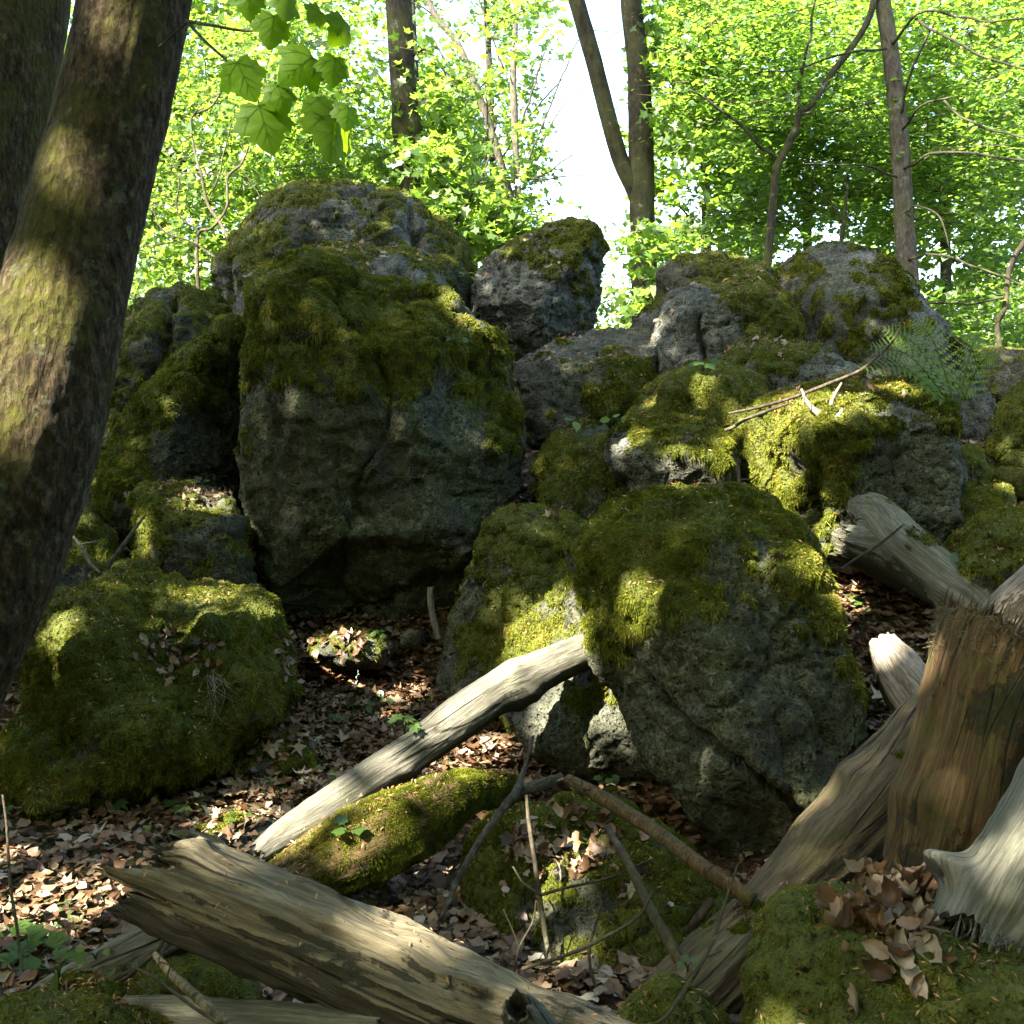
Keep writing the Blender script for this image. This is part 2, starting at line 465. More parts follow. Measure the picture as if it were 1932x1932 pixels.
# ------------------------------------------------------------------ strands of moss
RG = np.random.RandomState(11)
def strands(acc, v, f, mask, n, L=(.012, .03), hang=1.0, face=True, wid=None):
    """Fine moss strands rooted on a surface: upright on flat tops, drooping on steep sides."""
    t = v[f]
    cr = np.cross(t[:, 1] - t[:, 0], t[:, 2] - t[:, 0]); area = np.linalg.norm(cr, axis=1) / 2
    fn = unit(cr); c = t.mean(1)
    tocam = unit(CAM - c)
    wt = area * (.06 + ss(.2, 1.0, mask[f].mean(1))) * (mask[f].mean(1) > .12)
    wt = wt * (.25 + 1.2 * ss(-.35, .25, fbm(c * 9, 3, 61)))
    if face: wt = wt * (.08 + ss(-.35, .05, (fn * tocam).sum(1)))
    if wt.sum() <= 0: return
    k = RG.choice(len(f), n, p=wt / wt.sum())
    r1 = np.sqrt(RG.rand(n)); r2 = RG.rand(n)
    b = np.column_stack([1 - r1, r1 * (1 - r2), r1 * r2])
    p = (t[k] * b[:, :, None]).sum(1); nn = fn[k]
    d = np.linalg.norm(p - CAM, axis=1)
    steep = 1 - np.clip(nn[:, 2], 0, 1)
    g = np.array([[0, 0, -1.0]]) - nn * (-nn[:, 2:3])
    cl = vn(p * np.array([26, 26, 18]), 4)[:, None]; em = 1 - ss(.6, 1.0, mask[f[k]].mean(1))
    sway = np.column_stack([vn(p * 30, 1), vn(p * 30, 2), vn(p * 30, 3)])
    di = unit(nn * (.70 - .40 * steep[:, None] + .25 * cl) + g * (hang * (.55 + .8 * em[:, None]) * steep[:, None]) + .75 * sway + .55 * RG.randn(n, 3))
    ln = RG.uniform(L[0], L[1], n) * .46 * (1 + .25 * steep * hang + 1.0 * em * steep * hang) * (1 + .5 * cl[:, 0])
    wd = (np.clip(d, 2, 9) * .00066 + .0004) if wid is None else np.full(n, wid)
    side = unit(np.cross(di, unit(RG.randn(n, 3)) + .6 * tocam[k]))
    p = p - nn * .003
    tip = p + di * ln[:, None] + g * (steep * hang * .35 * ln)[:, None]
    midp = p + di * (ln * .55)[:, None]
    q = np.stack([p - side * wd[:, None] * .5, p + side * wd[:, None] * .5, midp + side * wd[:, None] * .55, tip, midp - side * wd[:, None] * .55], 1)
    off = (np.arange(n) * 5)[:, None]
    cv = np.clip(.42 + .16 * RG.randn(n) + .34 * cl[:, 0] + .34 * vn(p * 4, 8) - .1 * em, 0, 1)
    acc.add(q.reshape(-1, 3), off + np.array([[0, 1, 2, 3, 4]]), cv=np.repeat(cv, 5))

SURF = {}     # for later: v, f, moss, normals of each boulder
DENS = 1.0
def rock(key, label, outline, d, T, p=2.5, lean=0.0, cuts=(), moss=(0, .8, .5), spots=(), bumps=(), cracks=(), res=6, rough=1.0,
         algae=.4, n=20000, L=(.012, .03), seed=0, cat='boulder', name='boulder', group='mossy boulders of the rock heap', ztwist=0, zcut=None, mmat='moss', hang=1.0):
    o = np.array(outline, float)
    cx, cy = (o[:, 0].min() + o[:, 0].max()) / 2, (o[:, 1].min() + o[:, 1].max()) / 2
    C0 = P(cx, cy, d)
    fw = unit(C0 - CAM); rt = unit(np.cross(fw, [0, 0, 1.0])); up = np.cross(rt, fw)
    dist = np.linalg.norm(C0 - CAM)
    rays = np.array([P(a, b, 1.0) for a, b in o]) - CAM
    w3 = rays * (dist / (rays @ fw))[:, None] + CAM - C0
    a2 = np.column_stack([w3 @ rt, w3 @ up])
    NT_ = 720
    th = np.arange(NT_) / NT_ * 2 * np.pi
    D = np.column_stack([np.cos(th), np.sin(th)])
    R = np.zeros(NT_)
    for k in range(len(a2)):
        A, B = a2[k], a2[(k + 1) % len(a2)]; e = B - A
        den = D[:, 0] * e[1] - D[:, 1] * e[0]
        den = np.where(np.abs(den) < 1e-9, 1e-9, den)
        t = (A[0] * e[1] - A[1] * e[0]) / den
        u = (A[0] * D[:, 1] - A[1] * D[:, 0]) / den
        ok = (t > 0) & (u >= -1e-6) & (u <= 1 + 1e-6)
        R = np.where(ok, np.maximum(R, t), R)
    kk = np.arange(-8, 9); ker = np.exp(-kk ** 2 / 14.0); ker /= ker.sum()
    R = sum(np.roll(R, s_) * c_ for s_, c_ in zip(kk, ker))
    Rm = R.mean()
    nv, f = ico(res); p = p + .35
    nx, nc, nz = nv[:, 0], nv[:, 1], nv[:, 2]
    s_ = np.hypot(nx, nz)
    ang = (np.arctan2(nz, nx) % (2 * np.pi)) / (2 * np.pi) * NT_
    i0 = ang.astype(int) % NT_; fr = ang - ang.astype(int)
    Rt = R[i0] * (1 - fr) + R[(i0 + 1) % NT_] * fr
    Rt = Rm + (Rt - Rm) * ss(0, .55, s_)
    k = (s_ ** p + np.abs(nc) ** p) ** (-1.0 / p)
    rho = Rt * s_ * k * .97
    c_, s2 = np.cos(np.arctan2(nz, nx)), np.sin(np.arctan2(nz, nx))
    Tf, Tb = T if isinstance(T, tuple) else (T, T)
    q = np.column_stack([rho * c_, np.where(nc > 0, Tf, Tb) * nc * k, rho * s2])
    sup = q.copy()
    for (n3, fr_) in cuts:
        n3 = unit(np.array(n3, float)); dt = q @ n3; h = fr_ * (sup @ n3).max()
        q = q - np.maximum(0, dt - h)[:, None] * n3 * .93
    kk_ = (dist + lean * q[:, 2]) / dist
    q[:, 1] -= lean * q[:, 2]; q[:, 0] *= kk_; q[:, 2] *= kk_
    v = C0 + q[:, :1] * rt - q[:, 1:2] * fw + q[:, 2:] * up
    fc = f if np.dot(np.cross(rt, -fw), up) > 0 else f[:, ::-1]
    # make sure the faces look outwards
    tt = v[fc[:50]]; cc = tt.mean(1); nn_ = np.cross(tt[:, 1] - tt[:, 0], tt[:, 2] - tt[:, 0])
    if ((cc - C0) * nn_).sum(1).mean() < 0: fc = fc[:, ::-1]
    f = fc
    so = seed * 3.7 + 10
    n_ = vnormals(v, f)
    sc = 1.0 / max(.25, Rm)
    big = fbm((v + so) * sc * .9, 3, seed)
    ridg = 1 - np.abs(fbm((v + so) * sc * 1.9, 4, seed + 5)) * 2
    edge = .35 + .65 * ss(.0, .5, np.abs(nc))
    crev = np.exp(-(fbm((v + so) * sc * 1.35, 3, seed + 15) / .045) ** 2)
    led = fbm((v + so) * sc * np.array([2.2, 2.2, 4.2]), 3, seed + 17)
    v = v + n_ * ((.075 * Rm * big * edge + .055 * Rm * (ridg - .45) * edge - .05 * Rm * crev * (.4 + .6 * edge) + .075 * Rm * np.round(led * 3.0 + .4 * big) / 3.0 * edge) * rough)[:, None]
    px, py, dd = proj(v)
    front = (n_ * unit(CAM - v)).sum(1) > -.1
    for (bx, by, br, am) in bumps:
        g = np.exp(-((px - bx) ** 2 + (py - by) ** 2) / (2.0 * br * br)) * front
        v = v + (n_ * .6 + unit(CAM - v) * .4) * (g * am)[:, None]
    for pl, wd, dp in cracks:
        pl = np.array(pl, float); m = np.full(len(v), 1e9)
        wx = px + 9 * vn(v * 5, 3); wy = py + 9 * vn(v * 5, 6)
        for k2 in range(len(pl) - 1):
            A, B = pl[k2], pl[k2 + 1]; e = B - A
            t = np.clip(((wx - A[0]) * e[0] + (wy - A[1]) * e[1]) / (e @ e), 0, 1)
            m = np.minimum(m, np.hypot(wx - A[0] - t * e[0], wy - A[1] - t * e[1]))
        v = v - n_ * (dp * np.exp(-(m / wd) ** 2) * front)[:, None]
    n_ = vnormals(v, f)
    v = v + n_ * (rough * (.026 * fbm(v * 7, 4, seed + 2) + .009 * (1 - 2 * np.abs(vn(v * 26, seed))))  )[:, None]
    n1 = vnormals(v, f)
    # moss cover
    bias, kz, kn = moss
    hgt = (v @ up - C0 @ up) / max(abs(R[180]), .1)
    hang_n = fbm(np.column_stack([v[:, 0] * 5, v[:, 1] * 5, v[:, 2] * 2.2]), 4, seed + 20)
    small = fbm(v * 17, 3, seed + 9)
    wide = fbm(v * 2.1, 3, seed + 44)
    wv = bias - .06 + .8 * kz * n_[:, 2] + .20 * hgt + kn * (2.1 * hang_n + 1.2 * wide) + .60 * small - .04
    px, py, dd = proj(v)
    for (bx, by, br, am) in spots:
        wv = wv + am * np.exp(-((px - bx) ** 2 + (py - by) ** 2) / (2.0 * br * br))
    m = ss(-.16, .16, wv)
    v = v + n1 * (m * (.010 + .016 * ss(-.3, .5, small) + .022 * vn(v * np.array([11, 11, 7]), 5) + .007 * vn(v * 30, 6)))[:, None]
    al = np.clip(algae + .5 * fbm(v * 2.2, 3, seed + 31), 0, 1)
    base = np.array([C0[0], C0[1], v[:, 2].min()])
    ob = mk(name, v, f, M['rock'], origin=base, attrs={'moss': m, 'algae': al})
    tag(ob, label, cat, group)
    n1 = vnormals(v, f)
    SURF[key] = (v, f, m, n1, ob)
    if n:
        acc = Acc(); strands(acc, v, f, m, int(n * DENS), L, hang)
        acc.build('moss', M[mmat], ob, smooth=False)
    return ob
# ------------------------------------------------------------------ the boulders
rock('A', 'broad dome shaped boulder crowning the heap below the dark maple trunk',
     [(408,580),(406,500),(440,475),(458,430),(482,405),(500,372),(560,352),(650,348),(730,358),(790,382),(850,425),(880,470),(905,530),(905,610),(820,680),(600,690),(450,640)],
     8.5, (.75, .8), 2.3, lean=.25, moss=(-0.14, .75, .42), seed=1, res=7, n=60000, algae=.25,
     bumps=[(470,520,45,.10),(560,470,60,.08),(800,470,40,.07)], cracks=[([(772,385),(775,440),(785,470),(800,520)],7,.08),([(440,480),(450,560)],7,.1)], spots=[(640,390,60,-.5),(780,430,18,-.6),(560,540,60,.3),(860,520,40,.3)])
rock('B', 'flat grey lichened slab sandwiched between the crowning dome and the tallest boulder',
     [(436,580),(440,530),(490,502),(560,487),(600,458),(630,454),(700,462),(780,472),(825,500),(852,545),(890,600),(870,700),(520,720),(450,620)],
     7.3, (.55, .6), 2.2, lean=.75, moss=(-0.47, .55, .5), seed=2, n=26000, algae=.1, spots=[(800,520,40,.5),(630,462,20,.5),(470,570,25,-.4)])
rock('C', 'tallest boulder with pitted grey face and a shawl of hanging moss',
     [(474,640),(480,580),(512,520),(548,495),(590,490),(628,510),(660,530),(720,538),(790,545),(850,555),(882,590),(908,640),(942,700),(967,780),(985,850),(982,925),(930,975),(905,1050),(880,1110),(835,1175),(800,1210),(740,1235),(640,1230),(545,1170),(503,1110),(480,1040),(463,960),(458,860),(458,800),(472,740)],
     6.2, (.62, .8), 2.9, lean=.20, cuts=[((.55, .75, .1), .80), ((-.55, .8, -.15), .84), ((0, .8, -.75), .72)],
     moss=(-0.24, .62, .46), seed=3, res=7, n=170000, L=(.014, .04), algae=1.0, rough=1.15,
     spots=[(560,620,90,.55),(700,640,110,.40),(880,690,60,.45),(950,830,38,.9),(470,850,20,.7),(620,900,170,-.55),(800,950,150,-.6),(700,1100,170,-.7),(860,600,30,-.5),(760,560,40,-.3),(580,640,26,-.5),(700,720,60,.2)],
     bumps=[(570,560,45,.10),(520,570,25,.06),(600,650,40,-.06),(860,640,50,.05),(830,700,30,.05),(620,1120,60,-.12),(740,1150,110,-.14),(520,1080,40,.05),(760,800,30,.04),(720,1030,16,-.06),(610,740,35,-.04)],
     cracks=[([(855,600),(830,660),(860,700)],6,.05),([(648,780),(640,900),(655,1050)],4,.02),([(760,820),(800,850),(830,830)],4,.03)])
rock('D', 'tall shaded boulder with dry brown moss cap behind the leaning trunk',
     [(140,940),(165,860),(190,760),(205,670),(245,590),(295,545),(345,530),(395,542),(440,590),(480,640),(480,800),(470,1000),(400,1080),(250,1080),(160,1020)],
     7.3, (.55, .7), 2.3, lean=.3, moss=(-0.10, .7, .5), seed=4, res=7, n=60000, spots=[(350,540,30,-.2),(250,760,60,.3)], bumps=[(300,640,50,.08)], cracks=[([(330,560),(300,680),(230,800)],12,.14)])
rock('D2', 'boulder with a slanting ridge of hanging moss beside the leaning trunk',
     [(178,1010),(186,940),(222,868),(236,800),(280,735),(318,700),(360,650),(420,606),(462,600),(480,640),(474,760),(468,900),(455,1040),(380,1100),(250,1080)],
     6.7, (.6, .6), 2.3, lean=.25, cuts=[((.75, .65, -.1), .62)], moss=(-.30, .65, .35), seed=5, res=7, n=80000, L=(.016, .045), algae=.3,
     spots=[(290,780,70,.6),(350,700,50,.6),(230,900,50,.8),(430,640,50,.5),(400,880,80,-.8),(200,980,40,.5)], bumps=[(300,770,40,.06),(230,900,35,.08)])
rock('E', 'small block shaped boulder with needle strewn top beside the tallest one',
     [(252,1000),(249,940),(262,920),(300,910),(370,906),(420,914),(442,936),(456,980),(470,1050),(482,1120),(440,1150),(360,1140),(300,1105),(262,1050)],
     5.7, (.32, .4), 3.2, lean=.1, cuts=[((.1, .45, .9), .62), ((-.85, .5, 0), .72)], moss=(-.16, .4, .45), seed=6, n=26000, algae=.5,
     spots=[(265,980,22,.9),(300,960,40,.4),(400,1060,50,.3),(370,930,30,-.5)])
rock('E2', 'little rounded stone peeping out above the low mossy hummock',
     [(205,1105),(210,1080),(225,1062),(262,1058),(300,1078),(305,1125),(215,1130)], 5.2, .14, 2.2, moss=(-.2, .5, .5), seed=7, res=5, n=3000)
rock('F', 'grey topped boulder half hidden by the leaning mossy trunk',
     [(-40,1230),(0,1150),(40,1100),(85,1040),(110,1000),(135,972),(170,962),(200,1000),(228,1060),(218,1110),(190,1180),(120,1240),(30,1260)],
     5.6, (.4, .5), 2.3, lean=.2, moss=(-.28, .5, .5), seed=8, n=16000, algae=.2, spots=[(190,1060,35,.6),(120,1010,25,-.7)])
rock('G', 'low wide hummock of rock wrapped in thick moss with a tuft of grass',
     [(-30,1500),(-10,1440),(40,1380),(58,1330),(58,1260),(75,1190),(110,1140),(160,1128),(205,1090),(260,1080),(330,1092),(400,1110),(462,1120),(495,1150),(508,1182),(528,1235),(556,1300),(530,1355),(470,1395),(400,1440),(330,1470),(260,1500),(180,1530),(80,1535)],
     4.75, (.62, .6), 2.6, lean=.45, cuts=[((-.75, .62, .0), .78), ((.1, .35, .93), .80)], moss=(.42, .45, .32), seed=9, res=7, n=230000, L=(.012, .034), algae=.6,
     spots=[(330,1230,30,-.5),(570,1250,24,-.6),(160,1420,16,-.8)], bumps=[(130,1200,60,.08),(450,1170,60,.07),(330,1230,50,-.10),(200,1300,60,.06),(320,1420,60,.08),(60,1430,40,.09),(115,1400,16,-.12),(280,1130,60,.05)])
rock('H', 'upright angular boulder with flat grey lichen face against the bright sky gap',
     [(900,520),(928,478),(980,452),(1040,430),(1085,418),(1125,424),(1142,462),(1136,530),(1122,612),(1095,660),(1000,700),(950,720),(910,680),(888,600)],
     8.3, (.6, .6), 3.0, lean=.3, cuts=[((.75, .6, -.2), .62), ((-.2, .75, .65), .66), ((-.2, .8, -.5), .7)], moss=(-0.47, .45, .42), seed=10, res=7, n=30000, algae=.08, rough=1.1,
     spots=[(1000,520,70,-.6),(1100,450,34,.8),(970,470,22,.8),(1035,505,26,.6),(1090,600,60,.4),(940,560,30,-.3)], cracks=[([(985,480),(975,540)],4,.03),([(1000,560),(1090,530)],8,.05)])
rock('I', 'wedge shaped boulder sloping down towards the pocket of dead leaves',
     [(948,712),(970,690),(1010,660),(1080,632),(1150,614),(1200,606),(1240,612),(1245,660),(1235,740),(1200,800),(1180,840),(1090,850),(1000,850),(965,790)],
     7.5, (.5, .6), 2.6, lean=.55, cuts=[((0, .35, .95), .62)], moss=(-0.25, .15, .5), seed=11, n=34000, L=(.014, .04), algae=.3, spots=[(1090,660,60,-.5),(1180,625,50,-.5),(1090,730,70,.6),(1010,670,40,-.5),(1180,680,40,.4),(1000,780,30,-.6)])
rock('I2', 'small pale ledge of rock wedged below the forked tree',
     [(1180,625),(1205,598),(1235,574),(1270,556),(1290,620),(1270,680),(1200,680)], 8.4, .25, 2.4, lean=.5, moss=(-.35, .3, .5), seed=12, res=5, n=3500, algae=.05)
rock('J', 'rear boulder with a wavy mossy crest next to the slender mossy tree',
     [(1238,580),(1242,512),(1285,486),(1340,480),(1400,490),(1450,500),(1475,540),(1470,620),(1400,660),(1260,660)], 8.8, (.5, .6), 2.5, lean=.3, moss=(-0.15, .5, .5), seed=13, n=22000, spots=[(1270,520,30,-.6)])
rock('K', 'rounded grey boulder with a dark vertical crack and patchy moss',
     [(1212,740),(1218,680),(1235,622),(1248,572),(1268,548),(1310,535),(1350,545),(1400,530),(1442,530),(1482,560),(1503,600),(1510,660),(1500,730),(1420,790),(1300,800)],
     7.7, (.6, .6), 2.5, lean=.3, moss=(-0.38, .45, .48), seed=14, res=7, n=36000, algae=.12, spots=[(1285,620,55,-.6),(1290,560,40,-.5),(1420,560,50,.6),(1480,640,30,.6),(1330,620,50,-.4),(1270,680,40,.4)],
     cracks=[([(1325,590),(1322,640),(1335,690)],5,.09),([(1325,625),(1370,610)],4,.04)], bumps=[(1440,590,50,.06)])
rock('L', 'large dome boulder with trailing moss standing behind the fern',
     [(1455,540),(1468,500),(1490,482),(1525,464),(1572,457),(1620,464),(1665,490),(1712,520),(1732,560),(1772,602),(1795,650),(1850,702),(1872,760),(1884,840),(1870,920),(1700,930),(1500,820),(1470,650)],
     8.1, (.75, .8), 2.5, lean=.3, cuts=[((.6, .75, 0), .80)], moss=(-0.30, .5, .42), seed=15, res=7, n=80000, L=(.014, .042), algae=.25,
     spots=[(1550,480,55,-.8),(1690,540,40,.6),(1560,570,50,.4),(1610,620,50,.3),(1720,640,80,-.6),(1840,760,50,-.6),(1800,660,26,.5),(1650,490,30,-.2)], bumps=[(1640,560,40,.08),(1560,600,50,.06),(1600,520,30,-.04)])
rock('M', 'low flat boulder wedged between the cracked grey boulder and the mossy block',
     [(1358,690),(1380,656),(1440,647),(1500,650),(1560,664),(1610,690),(1690,722),(1660,790),(1440,800),(1380,760)], 6.9, (.4, .5), 2.4, lean=.4, moss=(-0.20, .4, .5), seed=16, n=22000, algae=.2, spots=[(1590,680,30,-.7)])
rock('N', 'rounded cushion like moss boulder topped by a sprig of ivy leaves',
     [(1172,830),(1182,785),(1208,740),(1240,712),(1290,699),(1340,696),(1400,704),(1440,728),(1458,765),(1450,830),(1380,870),(1300,880),(1190,870)],
     6.4, (.45, .5), 2.2, lean=.35, moss=(.30, .5, .35), seed=17, n=60000, L=(.012, .034), algae=.5, spots=[(1225,750,26,-.5),(1260,830,20,-.9)], bumps=[(1225,752,24,-.10),(1350,740,50,.06)])
rock('P', 'upright moss coated stone beside the black hollow',
     [(1008,930),(1012,890),(1022,858),(1050,824),(1092,806),(1140,806),(1168,850),(1190,905),(1205,970),(1170,1030),(1080,1010),(1020,980)],
     6.1, (.35, .4), 2.4, lean=.25, moss=(.15, .3, .4), seed=18, n=42000, algae=.5, spots=[(1120,815,18,-.7)])
rock('O', 'stubby boulder with a sunlit fringe of moss hanging over its hollow side',
     [(1145,860),(1148,838),(1182,814),(1230,799),(1300,794),(1352,800),(1375,832),(1390,880),(1388,960),(1340,1000),(1230,1000),(1195,960),(1185,905),(1158,890)],
     5.75, (.38, .4), 3.0, lean=.2, cuts=[((0, .5, .86), .70), ((-.1, .95, -.4), .72)], moss=(-.28, .95, .3), seed=19, n=50000, L=(.014, .036), algae=.25,
     spots=[(1270,890,60,-.3),(1330,890,22,.4),(1170,830,16,-.3)], bumps=[(1250,815,70,.05)])
rock('Q', 'large square block with a sunlit mossy top and draped sides',
     [(1388,850),(1392,800),(1402,778),(1450,755),(1550,722),(1640,704),(1720,704),(1772,728),(1795,762),(1806,830),(1812,910),(1795,1000),(1740,1050),(1600,1060),(1500,1030),(1440,960),(1395,920)],
     5.55, (.62, .6), 3.6, lean=.15, cuts=[((.06, .40, .91), .64), ((-.80, .60, 0), .60), ((.38, .92, -.05), .80)], moss=(-.12, .55, .32), seed=20, res=7, n=170000, L=(.014, .042), algae=.45,
     spots=[(1420,870,50,.7),(1460,900,40,.6),(1550,820,70,.6),(1680,800,60,.3),(1700,722,50,-.6),(1640,735,18,-.5),(1720,880,60,-.9),(1780,860,30,-.4),(1500,870,18,-.9),(1600,900,40,.3),(1790,780,20,.6)],
     bumps=[(1530,960,26,-.28),(1535,900,24,-.10),(1570,830,50,.07),(1450,880,30,.05),(1640,880,60,-.05)], cracks=[([(1400,780),(1395,900)],5,.03)])
rock('Q2', 'moss covered stone tucked against the shaded end of the square block',
     [(1800,960),(1798,890),(1815,850),(1845,852),(1866,890),(1885,930),(1870,980)], 6.3, .25, 2.2, moss=(.1, .4, .4), seed=21, res=5, n=8000)
rock('R1', 'oval cushion of moss on rock behind the sawn pale log',
     [(1672,1000),(1690,968),(1725,946),(1780,923),(1840,913),(1895,925),(1915,955),(1890,1000),(1820,1040),(1740,1060),(1690,1040)],
     5.5, (.35, .4), 2.2, lean=.4, moss=(.55, .5, .3), seed=22, n=60000, L=(.012, .03), algae=.7, group='moss cushions on rock')
rock('R2', 'moss cushion at the edge of the picture above the silver beam',
     [(1782,1075),(1790,1045),(1822,1000),(1870,975),(1932,958),(2010,985),(2040,1080),(2010,1200),(1900,1180),(1820,1125)],
     4.8, (.4, .4), 2.2, lean=.35, moss=(.5, .5, .35), seed=23, res=7, n=80000, L=(.012, .03), algae=.7, group='moss cushions on rock', spots=[(1900,1110,40,-.5)])
rock('R3', 'yellowish mossy boulder far up the slope beside the large dome',
     [(1805,700),(1830,672),(1870,655),(1950,668),(2020,700),(2030,800),(1930,800),(1850,770)], 9.3, (.5, .6), 2.3, lean=.4, moss=(.1, .5, .4), seed=24, n=16000, spots=[(1930,720,40,-.7)], mmat='mossdry')
rock('R4', 'boulder with hanging brown moss at the edge of the heap',
     [(1865,850),(1872,800),(1900,752),(1950,715),(2020,700),(2050,800),(2040,930),(1960,950),(1890,925)], 6.9, (.45, .5), 2.4, lean=.3, moss=(.0, .5, .45), seed=25, n=26000)
rock('R5', 'small sunlit yellow moss stone by the leaf drift under the edge boulder',
     [(1858,925),(1868,905),(1890,890),(1925,888),(1960,905),(1965,950),(1900,955)], 6.2, .2, 2.2, moss=(.4, .4, .3), seed=26, res=5, n=9000, mmat='mossdry')
rock('S', 'steep wedge boulder standing between the tallest one and the lit stone',
     [(925,985),(960,961),(1020,964),(1080,978),(1128,1002),(1155,1060),(1165,1200),(1120,1320),(960,1345),(850,1345),(815,1300),(838,1220),(868,1130),(888,1080),(908,1030)],
     5.2, (.45, .5), 2.6, lean=.35, cuts=[((-.7, .72, .1), .72), ((.35, .9, 0), .8)], moss=(-0.14, .35, .48), seed=27, res=7, n=80000, algae=.55,
     spots=[(1010,1000,60,.5),(900,1130,30,-.5),(960,1230,60,.3),(1000,1100,40,-.3),(880,1280,40,-.4)])
rock('T', 'sunlit mossy stone crouching behind the smooth leaning branch',
     [(950,1350),(953,1250),(960,1200),(1000,1168),(1050,1112),(1098,1090),(1150,1095),(1200,1180),(1260,1380),(1250,1470),(1120,1470),(1010,1440)],
     4.65, (.35, .45), 2.5, lean=.25, cuts=[((-.55, .8, .2), .7)], moss=(.02, .35, .4), seed=28, res=7, n=70000, algae=.4,
     spots=[(1110,1140,34,-.9),(1050,1370,20,-.7),(1000,1190,30,.4),(1180,1400,60,-.8)])
rock('U', 'big leaning boulder with a long diagonal crack and a green moss cap',
     [(1104,1070),(1114,1012),(1150,970),(1200,945),(1280,935),(1400,930),(1452,946),(1502,982),(1545,1055),(1560,1110),(1580,1200),(1612,1270),(1628,1350),(1612,1435),(1580,1520),(1542,1600),(1470,1660),(1380,1640),(1320,1570),(1275,1480),(1228,1418),(1180,1352),(1140,1285),(1118,1205),(1108,1130)],
     4.15, (.50, .6), 2.7, lean=.28, cuts=[((.5, .85, -.05), .78), ((-.55, .8, -.25), .74), ((0, .75, -.66), .74)],
     moss=(-.30, .72, .30), seed=29, res=7, n=230000, L=(.012, .034), algae=.95, rough=.9,
     spots=[(1180,1050,80,.75),(1230,1130,70,.6),(1180,1190,45,.5),(1250,980,100,.4),(1380,1060,45,-.7),(1560,1160,36,.6),(1620,1290,36,.8),(1480,1010,50,.2),(1350,1270,45,.25),(1420,1450,150,-.9),(1340,1200,50,-.2),(1280,1280,25,-.5),(1180,1330,60,-.5)],
     bumps=[(1200,1080,60,.06),(1260,1140,50,.05),(1290,1090,36,-.06),(1340,1050,40,.05),(1360,1130,60,-.05),(1240,1040,16,-.05)],
     cracks=[([(1140,1210),(1200,1260),(1300,1370),(1420,1460),(1510,1530),(1560,1590)],8,.11),([(1150,1290),(1260,1400),(1330,1420)],8,.02),([(1350,1520),(1430,1550),(1470,1600)],6,.025)])
rock('W', 'moss covered boulder strewn with dead leaves below the broken sticks',
     [(862,1740),(880,1640),(905,1575),(940,1548),(1010,1536),(1080,1526),(1150,1520),(1225,1562),(1320,1640),(1362,1720),(1350,1830),(1260,1930),(1100,1940),(980,1900),(900,1830)],
     3.35, (.35, .35), 2.8, lean=.45, cuts=[((-.75, .65, .0), .70), ((0, .6, .8), .78)], moss=(.26, .3, .3), seed=30, res=7, n=230000, L=(.010, .024), algae=.7,
     spots=[(1060,1740,18,-.9),(1050,1570,30,-.6),(960,1660,30,.3)])
rock('X', 'moss block carrying a heap of curled beech leaves under the silver log',
     [(1425,1960),(1436,1860),(1448,1790),(1468,1722),(1500,1690),(1560,1683),(1650,1690),(1750,1700),(1850,1750),(2000,1790),(2060,1900),(2040,2080),(1700,2140),(1440,2100)],
     2.3, (.28, .3), 3.0, lean=.55, cuts=[((0, .5, .87), .74)], moss=(.75, .3, .2), seed=31, res=7, n=330000, L=(.007, .017), algae=.8, group='moss cushions on rock')
rock('Y', 'little moss hummock at the lower edge beside the split beam',
     [(1190,1990),(1186,1925),(1205,1892),(1255,1878),(1310,1896),(1345,1930),(1350,2000)], 2.5, .12, 2.2, moss=(.7, .3, .2), seed=32, n=40000, L=(.007, .016), group='moss cushions on rock')
rock('Z', 'low moss mound sprinkled with beech bud scales in the near corner',
     [(-60,2000),(-40,1925),(40,1895),(100,1878),(170,1874),(250,1892),(340,1930),(400,2000),(200,2050)], 2.35, .18, 2.3, lean=.4, moss=(.55, .3, .3), seed=33, n=80000, L=(.007, .017), spots=[(150,1885,30,-.8)], group='moss cushions on rock')
rock('V2', 'dark mossy stone in the hollow under the rotten log',
     [(230,1890),(260,1850),(300,1815),(370,1795),(430,1820),(470,1880),(480,1960),(260,1960)], 2.85, .2, 2.3, moss=(.4, .3, .35), seed=34, n=40000, L=(.009, .02), group='moss cushions on rock')
rock('a1', 'flat greenish slab at the foot of the tallest boulder',
     [(590,1230),(600,1205),(650,1195),(720,1205),(745,1228),(720,1255),(650,1262)], 5.6, .22, 2.2, lean=.6, moss=(-.02, .3, .5), seed=35, res=5, n=7000, cat='stone', name='stone', group='stones lying in the leaf litter')
rock('a2', 'small round green stone beside the upright pale stick',
     [(758,1225),(756,1198),(772,1186),(795,1188),(804,1208),(798,1230)], 5.8, .07, 2.2, moss=(-.6, .3, .3), seed=36, res=5, n=0, algae=.9, cat='stone', name='stone', group='stones lying in the leaf litter')
rock('a3', 'low mossy stone in the litter below the hummock',
     [(452,1450),(470,1405),(510,1380),(560,1388),(590,1420),(600,1460),(560,1480),(480,1480)], 4.6, .16, 2.2, lean=.5, moss=(.1, .3, .5), seed=37, res=5, n=14000, cat='stone', name='stone', group='stones lying in the leaf litter')
rock('a4', 'needle covered flat stone in the litter behind the rotten log',
     [(345,1610),(370,1570),(430,1548),(520,1545),(570,1570),(580,1610),(480,1640),(380,1640)], 4.0, .16, 2.2, lean=.6, moss=(-.2, .3, .6), seed=38, res=6, n=12000, cat='stone', name='stone', group='stones lying in the leaf litter')
